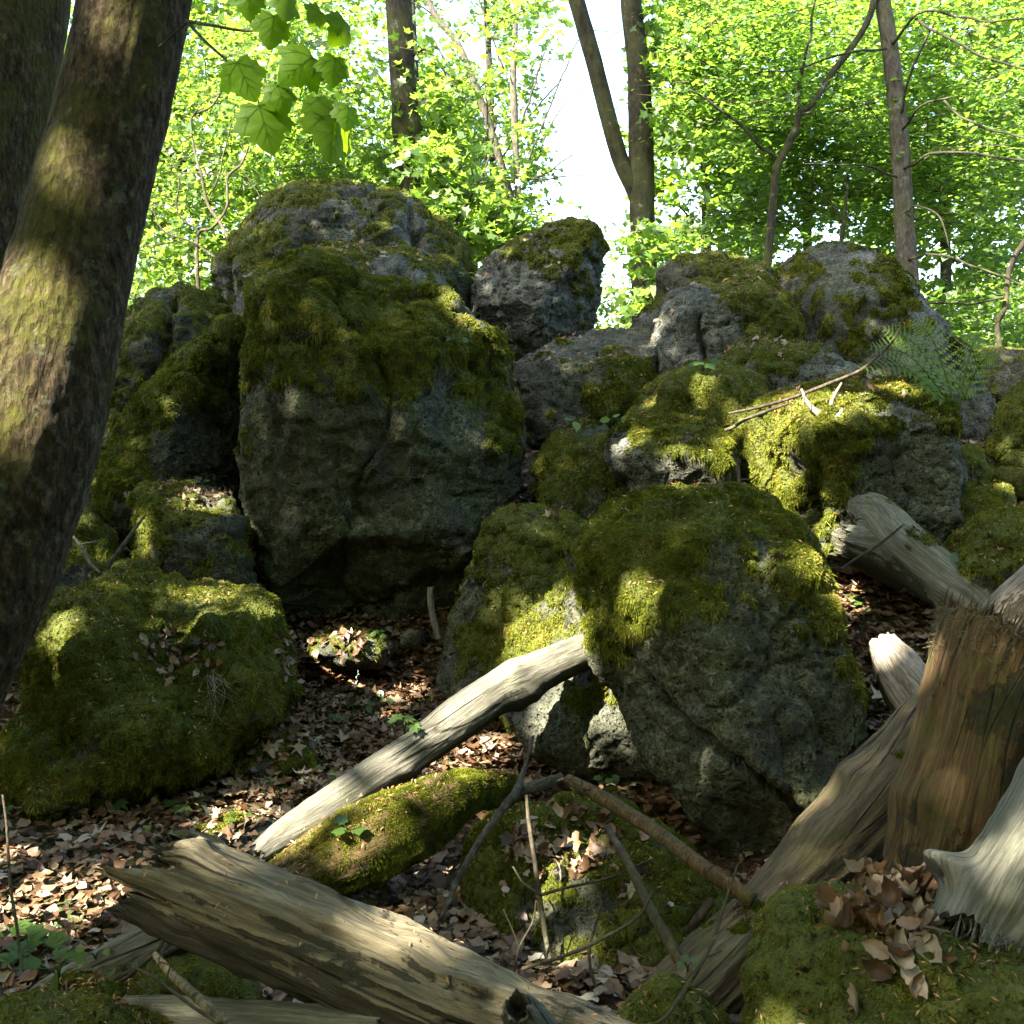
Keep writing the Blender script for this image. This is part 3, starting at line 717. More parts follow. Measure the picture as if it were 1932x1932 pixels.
rock('a5', 'grey stone showing between the leaf drift and the pale sawn log',
     [(1570,1065),(1578,1048),(1600,1040),(1625,1050),(1630,1075),(1600,1085)], 5.2, .07, 2.2, moss=(-.8, .3, .3), seed=39, res=5, n=0, algae=.05, cat='stone', name='stone', group='stones lying in the leaf litter')
rock('a6', 'stone sunk in dark earth under the crossing twigs',
     [(1090,1520),(1110,1495),(1150,1490),(1185,1505),(1190,1540),(1130,1550)], 3.9, .1, 2.2, lean=.3, moss=(-.4, .3, .4), seed=40, res=5, n=1500, algae=.8, cat='stone', name='stone', group='stones lying in the leaf litter')
rock('a7', 'dark filler boulder glimpsed in the gap below the rounded moss cushion',
     [(1180,1000),(1200,900),(1300,860),(1420,880),(1440,1000),(1350,1060),(1220,1060)], 6.3, .3, 2.3, moss=(-.3, .3, .4), seed=41, res=5, n=3000)
# ------------------------------------------------------------------ logs, beams and branches
LOGS = {}
def log(key, name, label, cat, pts, mat, n=110, seg=56, flute=.10, lump=.10, jag=(.02, .02), seed=0, parent=None, group=None,
        mossn=0, mossw=-.2, L=(.010, .024), knots=(), hollow=(False, False), flat=None, world=False, splint=0, squash=None, rough=.0015):
    """pts: (px, py, depth, half width in picture units) along the axis."""
    if world: q = np.array(pts, float)
    else: q = np.array([[*P(a, b, c), r / FPX * c] for a, b, c, r in pts])
    q = catmull(q, n); c, r = q[:, :3], q[:, 3]
    t, N, B = frames(c)
    ln = np.concatenate([[0], np.cumsum(np.linalg.norm(np.diff(c, axis=0), axis=1))])
    th = np.arange(seg) / seg * 2 * np.pi
    TH, LN = np.meshgrid(th, ln); Rr = np.repeat(r[:, None], seg, 1)
    so = seed * 5.3
    rm = r.mean()
    g3 = np.stack([np.cos(TH) * 1.3, np.sin(TH) * 1.3, LN / rm * .22 + so], -1).reshape(-1, 3)
    gf = np.stack([np.cos(TH) * 3.4, np.sin(TH) * 3.4, LN / rm * .16 + so], -1).reshape(-1, 3)
    gff = np.stack([np.cos(TH) * 9, np.sin(TH) * 9, LN / rm * .3 + so], -1).reshape(-1, 3)
    w1 = fbm(g3, 3, seed).reshape(TH.shape); w2 = fbm(gf, 3, seed + 3).reshape(TH.shape); w3 = fbm(gff, 2, seed + 6).reshape(TH.shape)
    w2 = -np.abs(w2) * 1.6 + .35
    rr = Rr * (1 + lump * w1 * 1.3 + flute * w2 + flute * .35 * w3)
    ring = N[:, None] * np.cos(TH)[..., None] + B[:, None] * np.sin(TH)[..., None]
    if squash is not None:      # (direction, factor): flatter across one direction
        dv = unit(np.array(squash[0], float)); k = (ring @ dv)[..., None]
        ring = ring - dv * k * (1 - squash[1])
    cen = np.repeat(c[:, None], seg, 1)
    v = cen + ring * rr[..., None]
    for (px_, py_, br, am) in knots:
        X, Y, _ = proj(v.reshape(-1, 3)); X = X.reshape(TH.shape); Y = Y.reshape(TH.shape)
        fr = (ring * unit(CAM - v)).sum(-1) > -.25
        v = v + ring * (am * np.exp(-((X - px_) ** 2 + (Y - py_) ** 2) / (2.0 * br * br)) * fr)[..., None]
    # torn ends
    e0 = np.exp(-(LN / (rm * .8)) ** 2); e1 = np.exp(-((ln[-1] - LN) / (rm * .8)) ** 2)
    jg = fbm(np.stack([np.cos(TH) * 4, np.sin(TH) * 4, 0 * TH + so], -1).reshape(-1, 3), 3, seed + 11).reshape(TH.shape) + \
         .28 * fbm(np.stack([np.cos(TH) * 14, np.sin(TH) * 14, 0 * TH + so], -1).reshape(-1, 3), 2, seed + 12).reshape(TH.shape)
    v = v + t[:, None] * ((-e0 * jag[0] + e1 * jag[1]) * jg * 1.6)[..., None]
    grain = np.stack([np.cos(TH) * rr, np.sin(TH) * rr, LN + so], -1)
    V = v.reshape(-1, 3); G = grain.reshape(-1, 3)
    k = np.arange(n - 1)[:, None] * seg; j = np.arange(seg)[None]; j2 = (j + 1) % seg
    f = np.stack([k + j, k + j2, k + seg + j2, k + seg + j], -1).reshape(-1, 4)
    fs = [f]
    extra_v = []; extra_g = []; tris = []
    base = len(V)
    def cap(row, sgn, deep):
        nonlocal base
        ringi = np.arange(seg) + row * seg
        prev = ringi; cc = c[row]
        steps = [(.86, -.05), (.62, -.12), (.36, -.08), (.14, -.15)] if not deep else [(.88, .0), (.78, -.8), (.6, -1.8), (.2, -2.2)]
        for (kr, dz) in steps:
            nzv = fbm(np.column_stack([np.cos(th) * kr * 6, np.sin(th) * kr * 6, np.full(seg, so + sgn)]), 3, seed + 21)
            pv = cc + (V[ringi] - cc) * kr + t[row] * sgn * ((dz + .45 * nzv) * rm * .8)[:, None]
            extra_v.append(pv); extra_g.append(np.column_stack([np.cos(th) * kr * r[row], np.sin(th) * kr * r[row], np.full(seg, so + dz)]))
            idx = base + np.arange(seg); base += seg
            jj = np.arange(seg); jn = (jj + 1) % seg
            q4 = np.column_stack([prev[jj], idx[jj], idx[jn], prev[jn]]) if sgn < 0 else np.column_stack([prev[jj], prev[jn], idx[jn], idx[jj]])
            fs.append(q4[:, ::-1] if sgn < 0 else q4); prev = idx
        extra_v.append(cc[None] + t[row] * sgn * steps[-1][1] * rm); extra_g.append(np.array([[0, 0, so]]))
        ci = base; base += 1
        jj = np.arange(seg); jn = (jj + 1) % seg
        tris.append(np.column_stack([prev[jj], prev[jn], np.full(seg, ci)]))
    cap(0, -1, hollow[0]); cap(n - 1, 1, hollow[1])
    V = np.vstack([V] + extra_v); G = np.vstack([G] + extra_g)
    tri = np.vstack(tris)
    alltri = np.vstack([np.vstack([a[:, [0, 1, 2]], a[:, [0, 2, 3]]]) for a in fs] + [tri])
    nn = vnormals(V, alltri)
    if ((V[:base] - np.repeat(c.mean(0)[None], len(V), 0)) * nn).sum(1).mean() < 0:
        fs = [a[:, ::-1] for a in fs]; tri = tri[:, ::-1]; alltri = alltri[:, ::-1]; nn = -nn
    V = V + nn * (.03 * rm * fbm(V * (3 / rm), 3, seed + 30) + rough * fbm(G * np.array([40, 40, 9]), 4, seed + 33))[:, None]
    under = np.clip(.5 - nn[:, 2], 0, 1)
    mm = np.zeros(len(V))
    if mossn:
        mm = ss(-.1, .2, mossw + .55 * nn[:, 2] + .6 * fbm(V * 9, 4, seed + 40))
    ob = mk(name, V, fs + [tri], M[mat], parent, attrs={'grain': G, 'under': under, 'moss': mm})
    if label: tag(ob, label, cat, group)
    LOGS[key] = (V, alltri, mm, nn, ob)
    if mossn:
        acc = Acc(); strands(acc, V, alltri, mm, int(mossn * DENS), L)
        acc.build('moss', M['moss'], ob, smooth=False)
    if splint:
        acc = Acc()
        for row, sg in ((0, -1), (n - 1, 1)):
            if not splint & (1 if row == 0 else 2): continue
            for _ in range(260):
                a = RG.rand() * 6.283; rr_ = r[row] * math.sqrt(RG.rand()) * .95
                p0 = c[row] + (N[row] * math.cos(a) + B[row] * math.sin(a)) * rr_ - t[row] * sg * rm * .2
                p1 = p0 + t[row] * sg * RG.uniform(.25, .6) * rm + RG.randn(3) * .10 * rm
                w_ = rm * RG.uniform(.012, .035)
                vv, ff = tube([p0, (p0 + p1) / 2 + RG.randn(3) * .02 * rm, p1], [w_, w_ * .8, w_ * .15], 4, 5)
                acc.add(vv, ff, grain=vv, under=0.2)
        acc.build('splinters', M[mat], ob, smooth=False)
    return ob

# the leaning pale branch
log('lean', 'fallen_branch', 'smooth pale branch leaning diagonally from the litter up to the cracked boulder', 'branch',
    [(486,1612,3.35,21),(530,1580,3.42,30),(600,1538,3.5,36),(700,1472,3.65,38),(790,1412,3.8,37),(860,1360,3.9,41),(930,1312,4.0,40),(975,1290,4.06,44),(1030,1262,4.14,38),(1090,1235,4.25,34),(1150,1212,4.35,32)],
    'grey', n=150, flute=.025, lump=.05, jag=(.02, .01), seed=1, knots=[(970,1268,14,.022),(985,1345,12,.02),(775,1455,10,.012),(1010,1315,10,.012)])
log('mossy', 'mossy_log', 'log sheathed in bright green moss lying under the pale leaning branch', 'log',
    [(500,1690,3.2,40),(590,1640,3.3,62),(690,1590,3.4,78),(780,1545,3.5,70),(850,1505,3.6,52),(905,1492,3.75,36),(970,1490,3.9,22)],
    'brown', n=110, seed=2, mossn=240000, mossw=1.5, L=(.010, .022), flute=.12, lump=.2)
log('rot', 'rotten_log', 'thick rotten log with black fungus crust lying across the near edge', 'log',
    [(305,1665,2.48,78),(380,1692,2.45,92),(480,1735,2.42,96),(620,1790,2.36,100),(760,1850,2.3,104),(880,1905,2.26,98),(1000,1950,2.22,86),(1120,1990,2.2,78),(1260,2040,2.2,70)],
    'rotten', n=230, seg=110, flute=.10, lump=.12, jag=(.13, .03), seed=3, splint=1, rough=.012,
    knots=[(730,1705,50,-.02),(850,1800,30,-.012),(880,1765,22,.014),(1000,1850,40,-.008),(350,1600,30,.03),(560,1760,40,-.02),(800,1840,30,-.022)])
sn = log('stub', 'branch_stub', None, None, [(1035,1990,2.12,46),(1010,1950,2.06,44),(985,1915,2.0,38),(975,1896,1.97,26)], 'silver', n=40, seg=40, flute=.12, seed=4, hollow=(False, True), jag=(0, .02), parent=LOGS['rot'][4])
log('beam', 'split_log', 'long split log with torn brown heartwood slanting down beside the cracked boulder', 'log',
    [(1800,1330,3.5,62),(1740,1400,3.4,72),(1670,1490,3.3,84),(1600,1575,3.2,86),(1520,1660,3.1,78),(1440,1745,3.0,74),(1360,1830,2.9,84),(1290,1900,2.8,84),(1200,1990,2.7,70)],
    'leaning', n=230, seg=110, rough=.010, flute=.10, lump=.14, seed=5, mossn=9000, mossw=-.70, knots=[(1600,1462,20,.022),(1545,1560,20,.018),(1560,1720,60,-.02),(1400,1800,30,.015),(1650,1380,30,-.01)])
log('stump', 'tree_stump', 'upright brown rotten trunk piece with a shaggy broken top', 'stump',
    [(1720,1745,2.95,62),(1765,1640,2.92,96),(1800,1520,2.9,110),(1830,1400,2.9,108),(1858,1300,2.9,112),(1886,1225,2.9,122),(1898,1200,2.9,126)],
    'brown', n=200, seg=120, rough=.008, flute=.05, lump=.06, jag=(.02, .025), seed=6, splint=2, knots=[(1720,1500,26,.02),(1850,1380,50,-.02)])
log('silver', 'silver_log', 'silvery barkless log with a knob resting on the near moss block', 'log',
    [(2330,1130,2.9,84),(2180,1260,2.75,88),(2080,1380,2.6,90),(2020,1480,2.5,92),(1960,1590,2.4,92),(1902,1690,2.33,100),(1860,1768,2.28,108),(1842,1808,2.25,108)],
    'silver', n=150, seg=90, flute=.05, lump=.10, jag=(.02, .04), seed=7, splint=2,
    knots=[(1803,1645,18,.075),(1885,1725,26,-.03),(1900,1790,30,-.04)])
log('cut', 'pale_log', 'smooth pale log with rounded tip lying on the leaf drift', 'log',
    [(1612,944,4.98,12),(1622,955,4.95,28),(1650,975,4.9,42),(1700,1030,4.8,50),(1765,1085,4.7,50),(1825,1132,4.6,48),(1880,1180,4.5,50),(1950,1230,4.4,48)],
    'silver', n=130, seg=64, flute=.05, lump=.07, jag=(.012, .01), seed=8, mossn=5000, mossw=-.55, knots=[(1710,1025,9,.02),(1865,1110,8,.02)])
log('cut2', 'branch_fork', None, None, [(1585,1020,4.85,30),(1620,1030,4.85,38),(1670,1050,4.85,46),(1720,1080,4.82,44)], 'silver', n=50, seg=44, flute=.15, seed=9, hollow=(True, False), jag=(.05, 0), parent=LOGS['cut'][4])
log('edgelog', 'weathered_log', 'weathered purple grey log end entering beside the shaggy stump top', 'log',
    [(2260,960,3.4,76),(2150,1000,3.45,74),(2050,1060,3.5,70),(1980,1120,3.55,66),(1925,1160,3.6,60),(1895,1185,3.62,52)], 'bark2', n=60, seed=10, jag=(0, .04))
log('bark', 'bark_piece', 'curled pale hollow bark lying above the split log', 'bark',
    [(1668,1215,4.15,26),(1685,1250,4.05,40),(1710,1290,3.95,48),(1745,1335,3.85,54)], 'bark2', n=70, seed=11, flute=.15, lump=.15, rough=.006, jag=(.015, .02), hollow=(True, True))
log('lowlog', 'thin_log', 'thin grey log pointing out of the litter under the rotten log end', 'log',
    [(40,1915,2.75,26),(100,1880,2.76,36),(200,1828,2.8,41),(300,1775,2.84,42),(380,1730,2.88,40)], 'grey', n=70, seed=12, jag=(.03, 0))
log('bottomlog', 'sunken_log', 'smooth greenish grey log sunk along the lower edge', 'log',
    [(-60,1930,2.45,26),(120,1925,2.42,32),(260,1915,2.38,34),(420,1925,2.32,38),(560,1935,2.26,40),(720,1950,2.2,40)], 'silver', n=90, seed=13, flute=.04)
V_, F_, m_, N_, ob_ = LOGS['stump']
top_ = P(1898, 1200, 2.9)
i_ = np.flatnonzero(np.linalg.norm(V_ - top_, axis=1) < .27); i_ = i_[(V_[i_, 2] > top_[2] - .035 - .05 * vn(V_[i_] * 9, 3))]
acc_ = Acc()
for k_ in RG.choice(i_, 550):
    p_ = V_[k_]; dr_ = unit(N_[k_] * .5 + np.array([0, -.15, RG.uniform(-.7, .5)]) + RG.randn(3) * .55); l_ = RG.uniform(.006, .022)
    vv_, ff_ = tube([p_ - dr_ * .004, p_ + dr_ * l_ * .5 + RG.randn(3) * .004, p_ + dr_ * l_ + RG.randn(3) * .008], [.0016, .0013, .0004], 3, 4)
    acc_.add(vv_, ff_)
acc_.build('torn_fibres', M['fibre'], ob_)['kind'] = 'stuff'
def stick(name, label, pts, mat='twig', cat='stick', group=None, seg=8, wob=.006, seed=0, side=()):
    pr = np.array([[*P(a, b, c), r / FPX * c] for a, b, c, r in pts])
    v, fs = tube(pr[:, :3], pr[:, 3], seg, max(16, len(pts) * 9), wob, seed)
    g = v - pr[0, :3]
    o = mk(name, v, fs, M[mat], attrs={'grain': g, 'under': np.zeros(len(v))})
    tag(o, label, cat, group)
    for sb in side:
        q = np.array([[*P(a, b, c), r / FPX * c] for a, b, c, r in sb])
        v, fs = tube(q[:, :3], q[:, 3], 5, 14, wob * .5, seed + 1)
        mk('side_twig', v, fs, M[mat], o, attrs={'grain': v - q[0, :3], 'under': np.zeros(len(v))})
    return o
ST = 'sticks fallen among the rocks'
stick('stick', 'stout brown stick slanting down from the litter to the split log', [(1072,1470,3.5,10),(1120,1495,3.4,13),(1180,1532,3.28,14),(1260,1585,3.12,14),(1330,1640,3.0,15),(1420,1700,2.92,15)], 'brown', group=ST, seg=14, seed=1, wob=.003)
stick('stick', 'grey stick leaning over the leaf strewn moss boulder', [(1145,1560,3.2,6),(1180,1620,3.02,8),(1225,1710,2.9,10),(1262,1780,2.82,11),(1285,1825,2.8,11)], group=ST, seed=2)
stick('stick', 'short forked stick touching the split log', [(1345,1700,3.0,9),(1320,1730,3.0,9),(1290,1765,3.02,8),(1262,1795,3.05,6)], group=ST, seed=3, side=[[(1300,1755,3.02,5),(1270,1768,3.05,4),(1240,1775,3.08,3)]])
stick('stick', 'thin straight stick propped in the black hollow beside the mossy log', [(832,1735,2.95,4),(862,1660,3.05,6),(905,1585,3.15,7),(955,1520,3.25,8),(975,1495,3.35,9),(990,1440,3.5,4),(1005,1390,3.6,3)], group=ST, seed=4)
stick('twig', 'upright twig with two arms crossing the mossy boulder', [(993,1500,3.1,3),(998,1560,3.05,4),(1010,1640,3.0,4.5),(1020,1700,2.95,5),(1035,1790,2.9,5),(1052,1850,2.9,6)], group=ST, seed=5,
      side=[[(1022,1688,2.95,3.5),(1080,1672,2.97,3),(1150,1655,3.0,2.5),(1230,1620,3.05,2)],[(1020,1688,2.95,3),(990,1668,2.97,2.5),(968,1635,3.0,2)]])
stick('twig', 'curved bare twig arching above the rotten log', [(985,1828,2.5,3.5),(1040,1808,2.5,3.5),(1110,1782,2.52,3.5),(1180,1748,2.54,3),(1215,1720,2.55,3),(1236,1678,2.56,2)], group=ST, seed=6)
stick('twig', 'dark twig rising from the lower edge over the split log', [(1200,1938,2.05,4),(1245,1925,2.05,4),(1290,1870,2.1,4.5),(1340,1790,2.15,4),(1365,1720,2.2,3),(1395,1632,2.25,2)], group=ST, seed=7, side=[[(1325,1808,2.14,2.5),(1345,1800,2.15,2),(1360,1792,2.15,1.5)]])
stick('twig', 'reddish twig standing against the shadowed side of the moss boulder', [(1145,1915,2.75,3),(1118,1850,2.78,3),(1112,1790,2.8,3),(1135,1700,2.82,2)], group=ST, seed=8)
stick('twig', 'dark twig pair leaning on the shaded lower moss', [(968,1860,2.8,2.5),(980,1790,2.82,2.5),(1005,1740,2.84,2),(1012,1700,2.86,1.5)], group=ST, seed=9, side=[[(980,1790,2.82,2),(965,1750,2.83,1.6),(950,1715,2.84,1.2)]])
stick('stick', 'blackened stick poking up from the corner moss mound', [(292,1800,2.3,6),(320,1835,2.26,8),(365,1875,2.2,9),(420,1925,2.14,11),(450,1960,2.1,11)], 'rotten', group=ST, seed=10, seg=12)
stick('twig', 'thin twig crossing the hollow under the rotten log', [(200,1875,2.55,3),(250,1835,2.57,4),(290,1800,2.6,4),(312,1770,2.62,4)], group=ST, seed=11)
stick('twig', 'slender twig lying on the sunken log', [(255,1825,2.2,2),(310,1860,2.16,3),(360,1900,2.12,3.5),(410,1932,2.1,4)], group=ST, seed=12)
stick('stick', 'bent grey twig propped against the small block boulder', [(182,1118,4.9,3),(210,1060,4.95,4),(250,1005,5.0,3.5),(276,972,5.05,2)], group=ST, seed=13)
stick('stick', 'pale curved twig on the half hidden grey boulder', [(138,1012,4.95,2),(158,1040,4.93,4),(170,1062,4.9,4),(190,1080,4.88,2)], 'grey', group=ST, seed=14, side=[[(150,1028,4.94,2),(168,1024,4.95,2),(182,1022,4.96,1.5)]])
stick('stick', 'pale stick standing upright at the foot of the tallest boulder', [(811,1108,5.2,5),(813,1140,5.2,6),(818,1170,5.2,6),(828,1205,5.2,6)], 'bark2', group=ST, seed=15, seg=12, wob=0)
stick('stick', 'bleached forked antler like stick on the square block', [(1512,734,5.1,2),(1522,758,5.08,4),(1540,778,5.05,6),(1560,790,5.03,7)], 'bark2', group=ST, seed=16, side=[[(1556,790,5.03,6),(1568,775,5.03,5),(1570,755,5.05,4),(1588,722,5.08,2)],[(1545,790,5.03,5),(1580,785,5.0,5),(1590,770,5.0,2)]])
stick('twig', 'long bare twig arching up from the square block past the fern', [(1375,780,5.15,2),(1430,768,5.15,3),(1500,748,5.15,3),(1560,725,5.15,3.5),(1620,700,5.15,3),(1660,668,5.18,3),(1688,640,5.2,2),(1697,618,5.2,1.5)], group=ST, seed=17)
stick('twig', 'short sunlit stick bridging the gap beside the square block', [(1368,812,5.2,3),(1385,805,5.2,3.5),(1410,790,5.2,3.5),(1465,770,5.2,3),(1490,762,5.2,2)], group=ST, seed=18)
stick('twig', 'reddish twig standing in the gap left of the square block'.replace('left of','next to'), [(1397,955,5.0,4),(1395,920,5.0,4),(1394,895,5.0,3),(1392,860,5.02,2)], group=ST, seed=19, side=[[(1395,905,5.0,2),(1415,905,5.0,2),(1430,895,5.0,1)]])
stick('twig', 'thin straight twig lying across the pale log tip', [(1585,1075,4.6,2.5),(1620,1050,4.62,3),(1660,1025,4.65,3),(1705,990,4.66,2)], group=ST, seed=20)
stick('stick', 'short grey stub behind the lit mossy stone', [(1100,1165,4.2,6),(1130,1158,4.22,6),(1160,1150,4.3,6)], 'bark2', group=ST, seed=21, wob=0)
stick('stick', 'half buried branch in the litter under the leaning branch', [(945,1500,4.1,6),(985,1490,4.12,11),(1020,1478,4.15,11),(1060,1465,4.2,8)], 'grey', group=ST, seed=22)
stick('twig', 'long thin twig standing upright in the litter at the picture edge', [(5,1500,3.2,2),(18,1600,3.1,2.5),(22,1700,3.0,3),(35,1780,2.95,3),(45,1830,2.9,3)], group=ST, seed=23)
stick('twig', 'hairlike stem leaning in front of the near moss block', [(1610,1990,1.85,2),(1640,1930,1.9,1.6),(1665,1880,1.95,1.4),(1668,1865,1.96,1)], group=ST, seed=24)
stick('twig', 'reddish twig in the corner pocket under the split log', [(1395,1945,2.3,4),(1420,1925,2.3,4),(1445,1905,2.3,2)], group=ST, seed=25)
stick('stick', 'broken stick half hidden in litter between hummock and branch', [(430,1375,4.3,3),(470,1360,4.35,5),(500,1345,4.4,5)], group=ST, seed=26)
stick('twig', 'pinkish stick by the pale branch above the mossy log', [(668,1455,4.2,3),(700,1475,4.15,4),(735,1495,4.1,4)], group=ST, seed=27)
# ------------------------------------------------------------------ the two big mossy trees at the left and their near twig
def base_of(px, py, d):
    p = P(px, py, d); return p
def trunk_part(tree, name, pts, mat, seed, n=60, seg=20, lump=.06, flute=.05, mossn=0, mossw=.1, L=(.01, .02)):
    return log('tk%d' % seed, name, None, None, pts, mat, n=n, seg=seg, lump=lump, flute=flute, jag=(0, 0), seed=seed, parent=tree, mossn=mossn, mossw=mossw, L=L)
LT = 'big mossy twin trees'
tA = empty('maple_tree', P(-230, 1420, 2.2), 'thick leaning mossy tree trunk crossing the picture edge in front of the boulders', 'tree', LT)
trunk_part(tA, 'trunk', [(330,-420,2.32,84),(300,-200,2.30,90),(259,0,2.28,98),(222,170,2.27,100),(176,350,2.26,102),(132,520,2.24,108),(88,680,2.22,120),(42,838,2.21,132),(-8,1000,2.21,134),(-62,1120,2.20,140),(-150,1290,2.20,150),(-230,1420,2.20,180)],
           'bark', 50, n=260, seg=130, lump=.05, flute=.04, mossn=120000, mossw=-.08, L=(.004, .011))
tB = empty('maple_tree', P(-260, 1300, 3.3), 'mossy trunk standing behind the leaning one, cut off by the picture edge', 'tree', LT)
trunk_part(tB, 'trunk', [(60,-450,3.53,98),(40,-200,3.53,102),(12,0,3.51,108),(-22,200,3.50,112),(-52,380,3.50,112),(-100,560,3.50,112),(-165,780,3.51,118),(-220,1050,3.53,130),(-260,1300,3.53,160)],
           'bark', 51, n=170, seg=90, lump=.07, flute=.06, mossn=110000, mossw=.1, L=(.005, .014))

def fold(t, k=.35):
    t = np.array(t, float); return np.column_stack([t[:, 0], t[:, 1], np.abs(t[:, 0]) * k])
MAPLE_HI = fold([(0,0),(.14,-.09),(.34,-.10),(.37,.04),(.50,.10),(.49,.20),(.64,.42),(.54,.46),(.50,.57),(.42,.54),(.34,.56),(.35,.68),(.26,.72),(.19,.85),(0,1.0),
                 (-.19,.85),(-.26,.72),(-.35,.68),(-.34,.56),(-.42,.54),(-.50,.57),(-.54,.46),(-.64,.42),(-.49,.20),(-.50,.10),(-.37,.04),(-.34,-.10),(-.14,-.09)], .22)
MAPLE_HI_F = [np.arange(28)[None]]
MAPLE = fold([(0,0),(.34,-.04),(.26,.18),(.60,.44),(.24,.50),(0,1),(-.24,.50),(-.60,.44),(-.26,.18),(-.34,-.04)], .3)
MAPLE_F = [np.arange(10)[None]]
BEECH = np.array([(0,0,0),(.27,.25,.08),(.30,.6,.08),(0,1,0),(-.30,.6,.08),(-.27,.25,.08)], float)
BEECH_F = [np.array([[0,1,2,3],[0,3,4,5]])]
QUAD = np.array([(0,0,0),(.42,.5,.1),(0,1,0),(-.42,.5,.1)], float); QUAD_F = [np.array([[0,1,2,3]])]
DEAD = np.array([(0,0,0)] + [(sx * w_, y_, z_ * abs(sx)) for y_, w_, z_ in ((.16,.17,.06),(.38,.27,.02),(.62,.26,.09),(.84,.14,.03)) for sx in (-1, 0, 1)] + [(0,1.03,.03)], float)
DEAD_F = [np.vstack([[[1 + 3 * r, 2 + 3 * r, 5 + 3 * r, 4 + 3 * r], [2 + 3 * r, 3 + 3 * r, 6 + 3 * r, 5 + 3 * r]] for r in range(3)]), np.array([[0,2,1],[0,3,2],[10,11,13],[11,12,13]])]
MDEAD = np.vstack([[0, .35, -.05], MAPLE * [1.05, 1, .6]])
MDEAD_F = [np.array([[0, 1 + k, 1 + (k + 1) % 10] for k in range(10)])]

def branch(tree, name, pts, mat='twig', seed=0, wob=.01, seg=6):
    pr = np.array([[*P(a, b, c), r / FPX * c] for a, b, c, r in pts])
    v, fs = tube(pr[:, :3], pr[:, 3], seg, max(10, len(pts) * 7), wob, seed)
    return mk(name, v, fs, M[mat], tree)
# near twig with big leaves hanging in front of the sky
branch(tA, 'limb', [(352,40,2.2,3.5),(400,46,2.1,3),(450,56,2.05,2.6),(500,56,2.02,2.2),(540,50,2.0,2)], seed=1, wob=.004)
branch(tA, 'limb', [(355,42,2.2,3.5),(385,75,2.12,3),(430,115,2.08,2.6),(480,160,2.05,2.2),(520,185,2.02,2),(565,190,2.0,1.2)], seed=2, wob=.004)
branch(tA, 'limb', [(300,88,2.2,1.5),(330,62,2.18,2),(352,42,2.17,2.5)], seed=3, wob=.003)
_rim = MAPLE_HI[:, :2]; _ctr = np.array([0, .34])
_rings = [_ctr + (_rim - _ctr) * k_ for k_ in (1.0, .8, .58, .34)]
NLV = np.vstack(_rings + [_ctr[None]]); NLV = np.column_stack([NLV, np.zeros(len(NLV))])
_q = np.arange(28); _qn = (_q + 1) % 28
NLF = [np.vstack([np.column_stack([_q + 28 * r, _qn + 28 * r, _qn + 28 * (r + 1), _q + 28 * (r + 1)]) for r in range(3)]), np.column_stack([_q + 84, _qn + 84, np.full(28, 112)])]
VEINS = [((0, 0), (0, .97)), ((0, .03), (.58, .40)), ((0, .03), (-.58, .40)), ((0, .02), (.32, -.05)), ((0, .02), (-.32, -.05)), ((0, .35), (.25, .66)), ((0, .35), (-.25, .66)), ((0, .55), (.15, .78)), ((0, .55), (-.15, .78)), ((.25, .19), (.46, .52)), ((-.25, .19), (-.46, .52)), ((.25, .19), (.45, .16)), ((-.25, .19), (-.45, .16))]
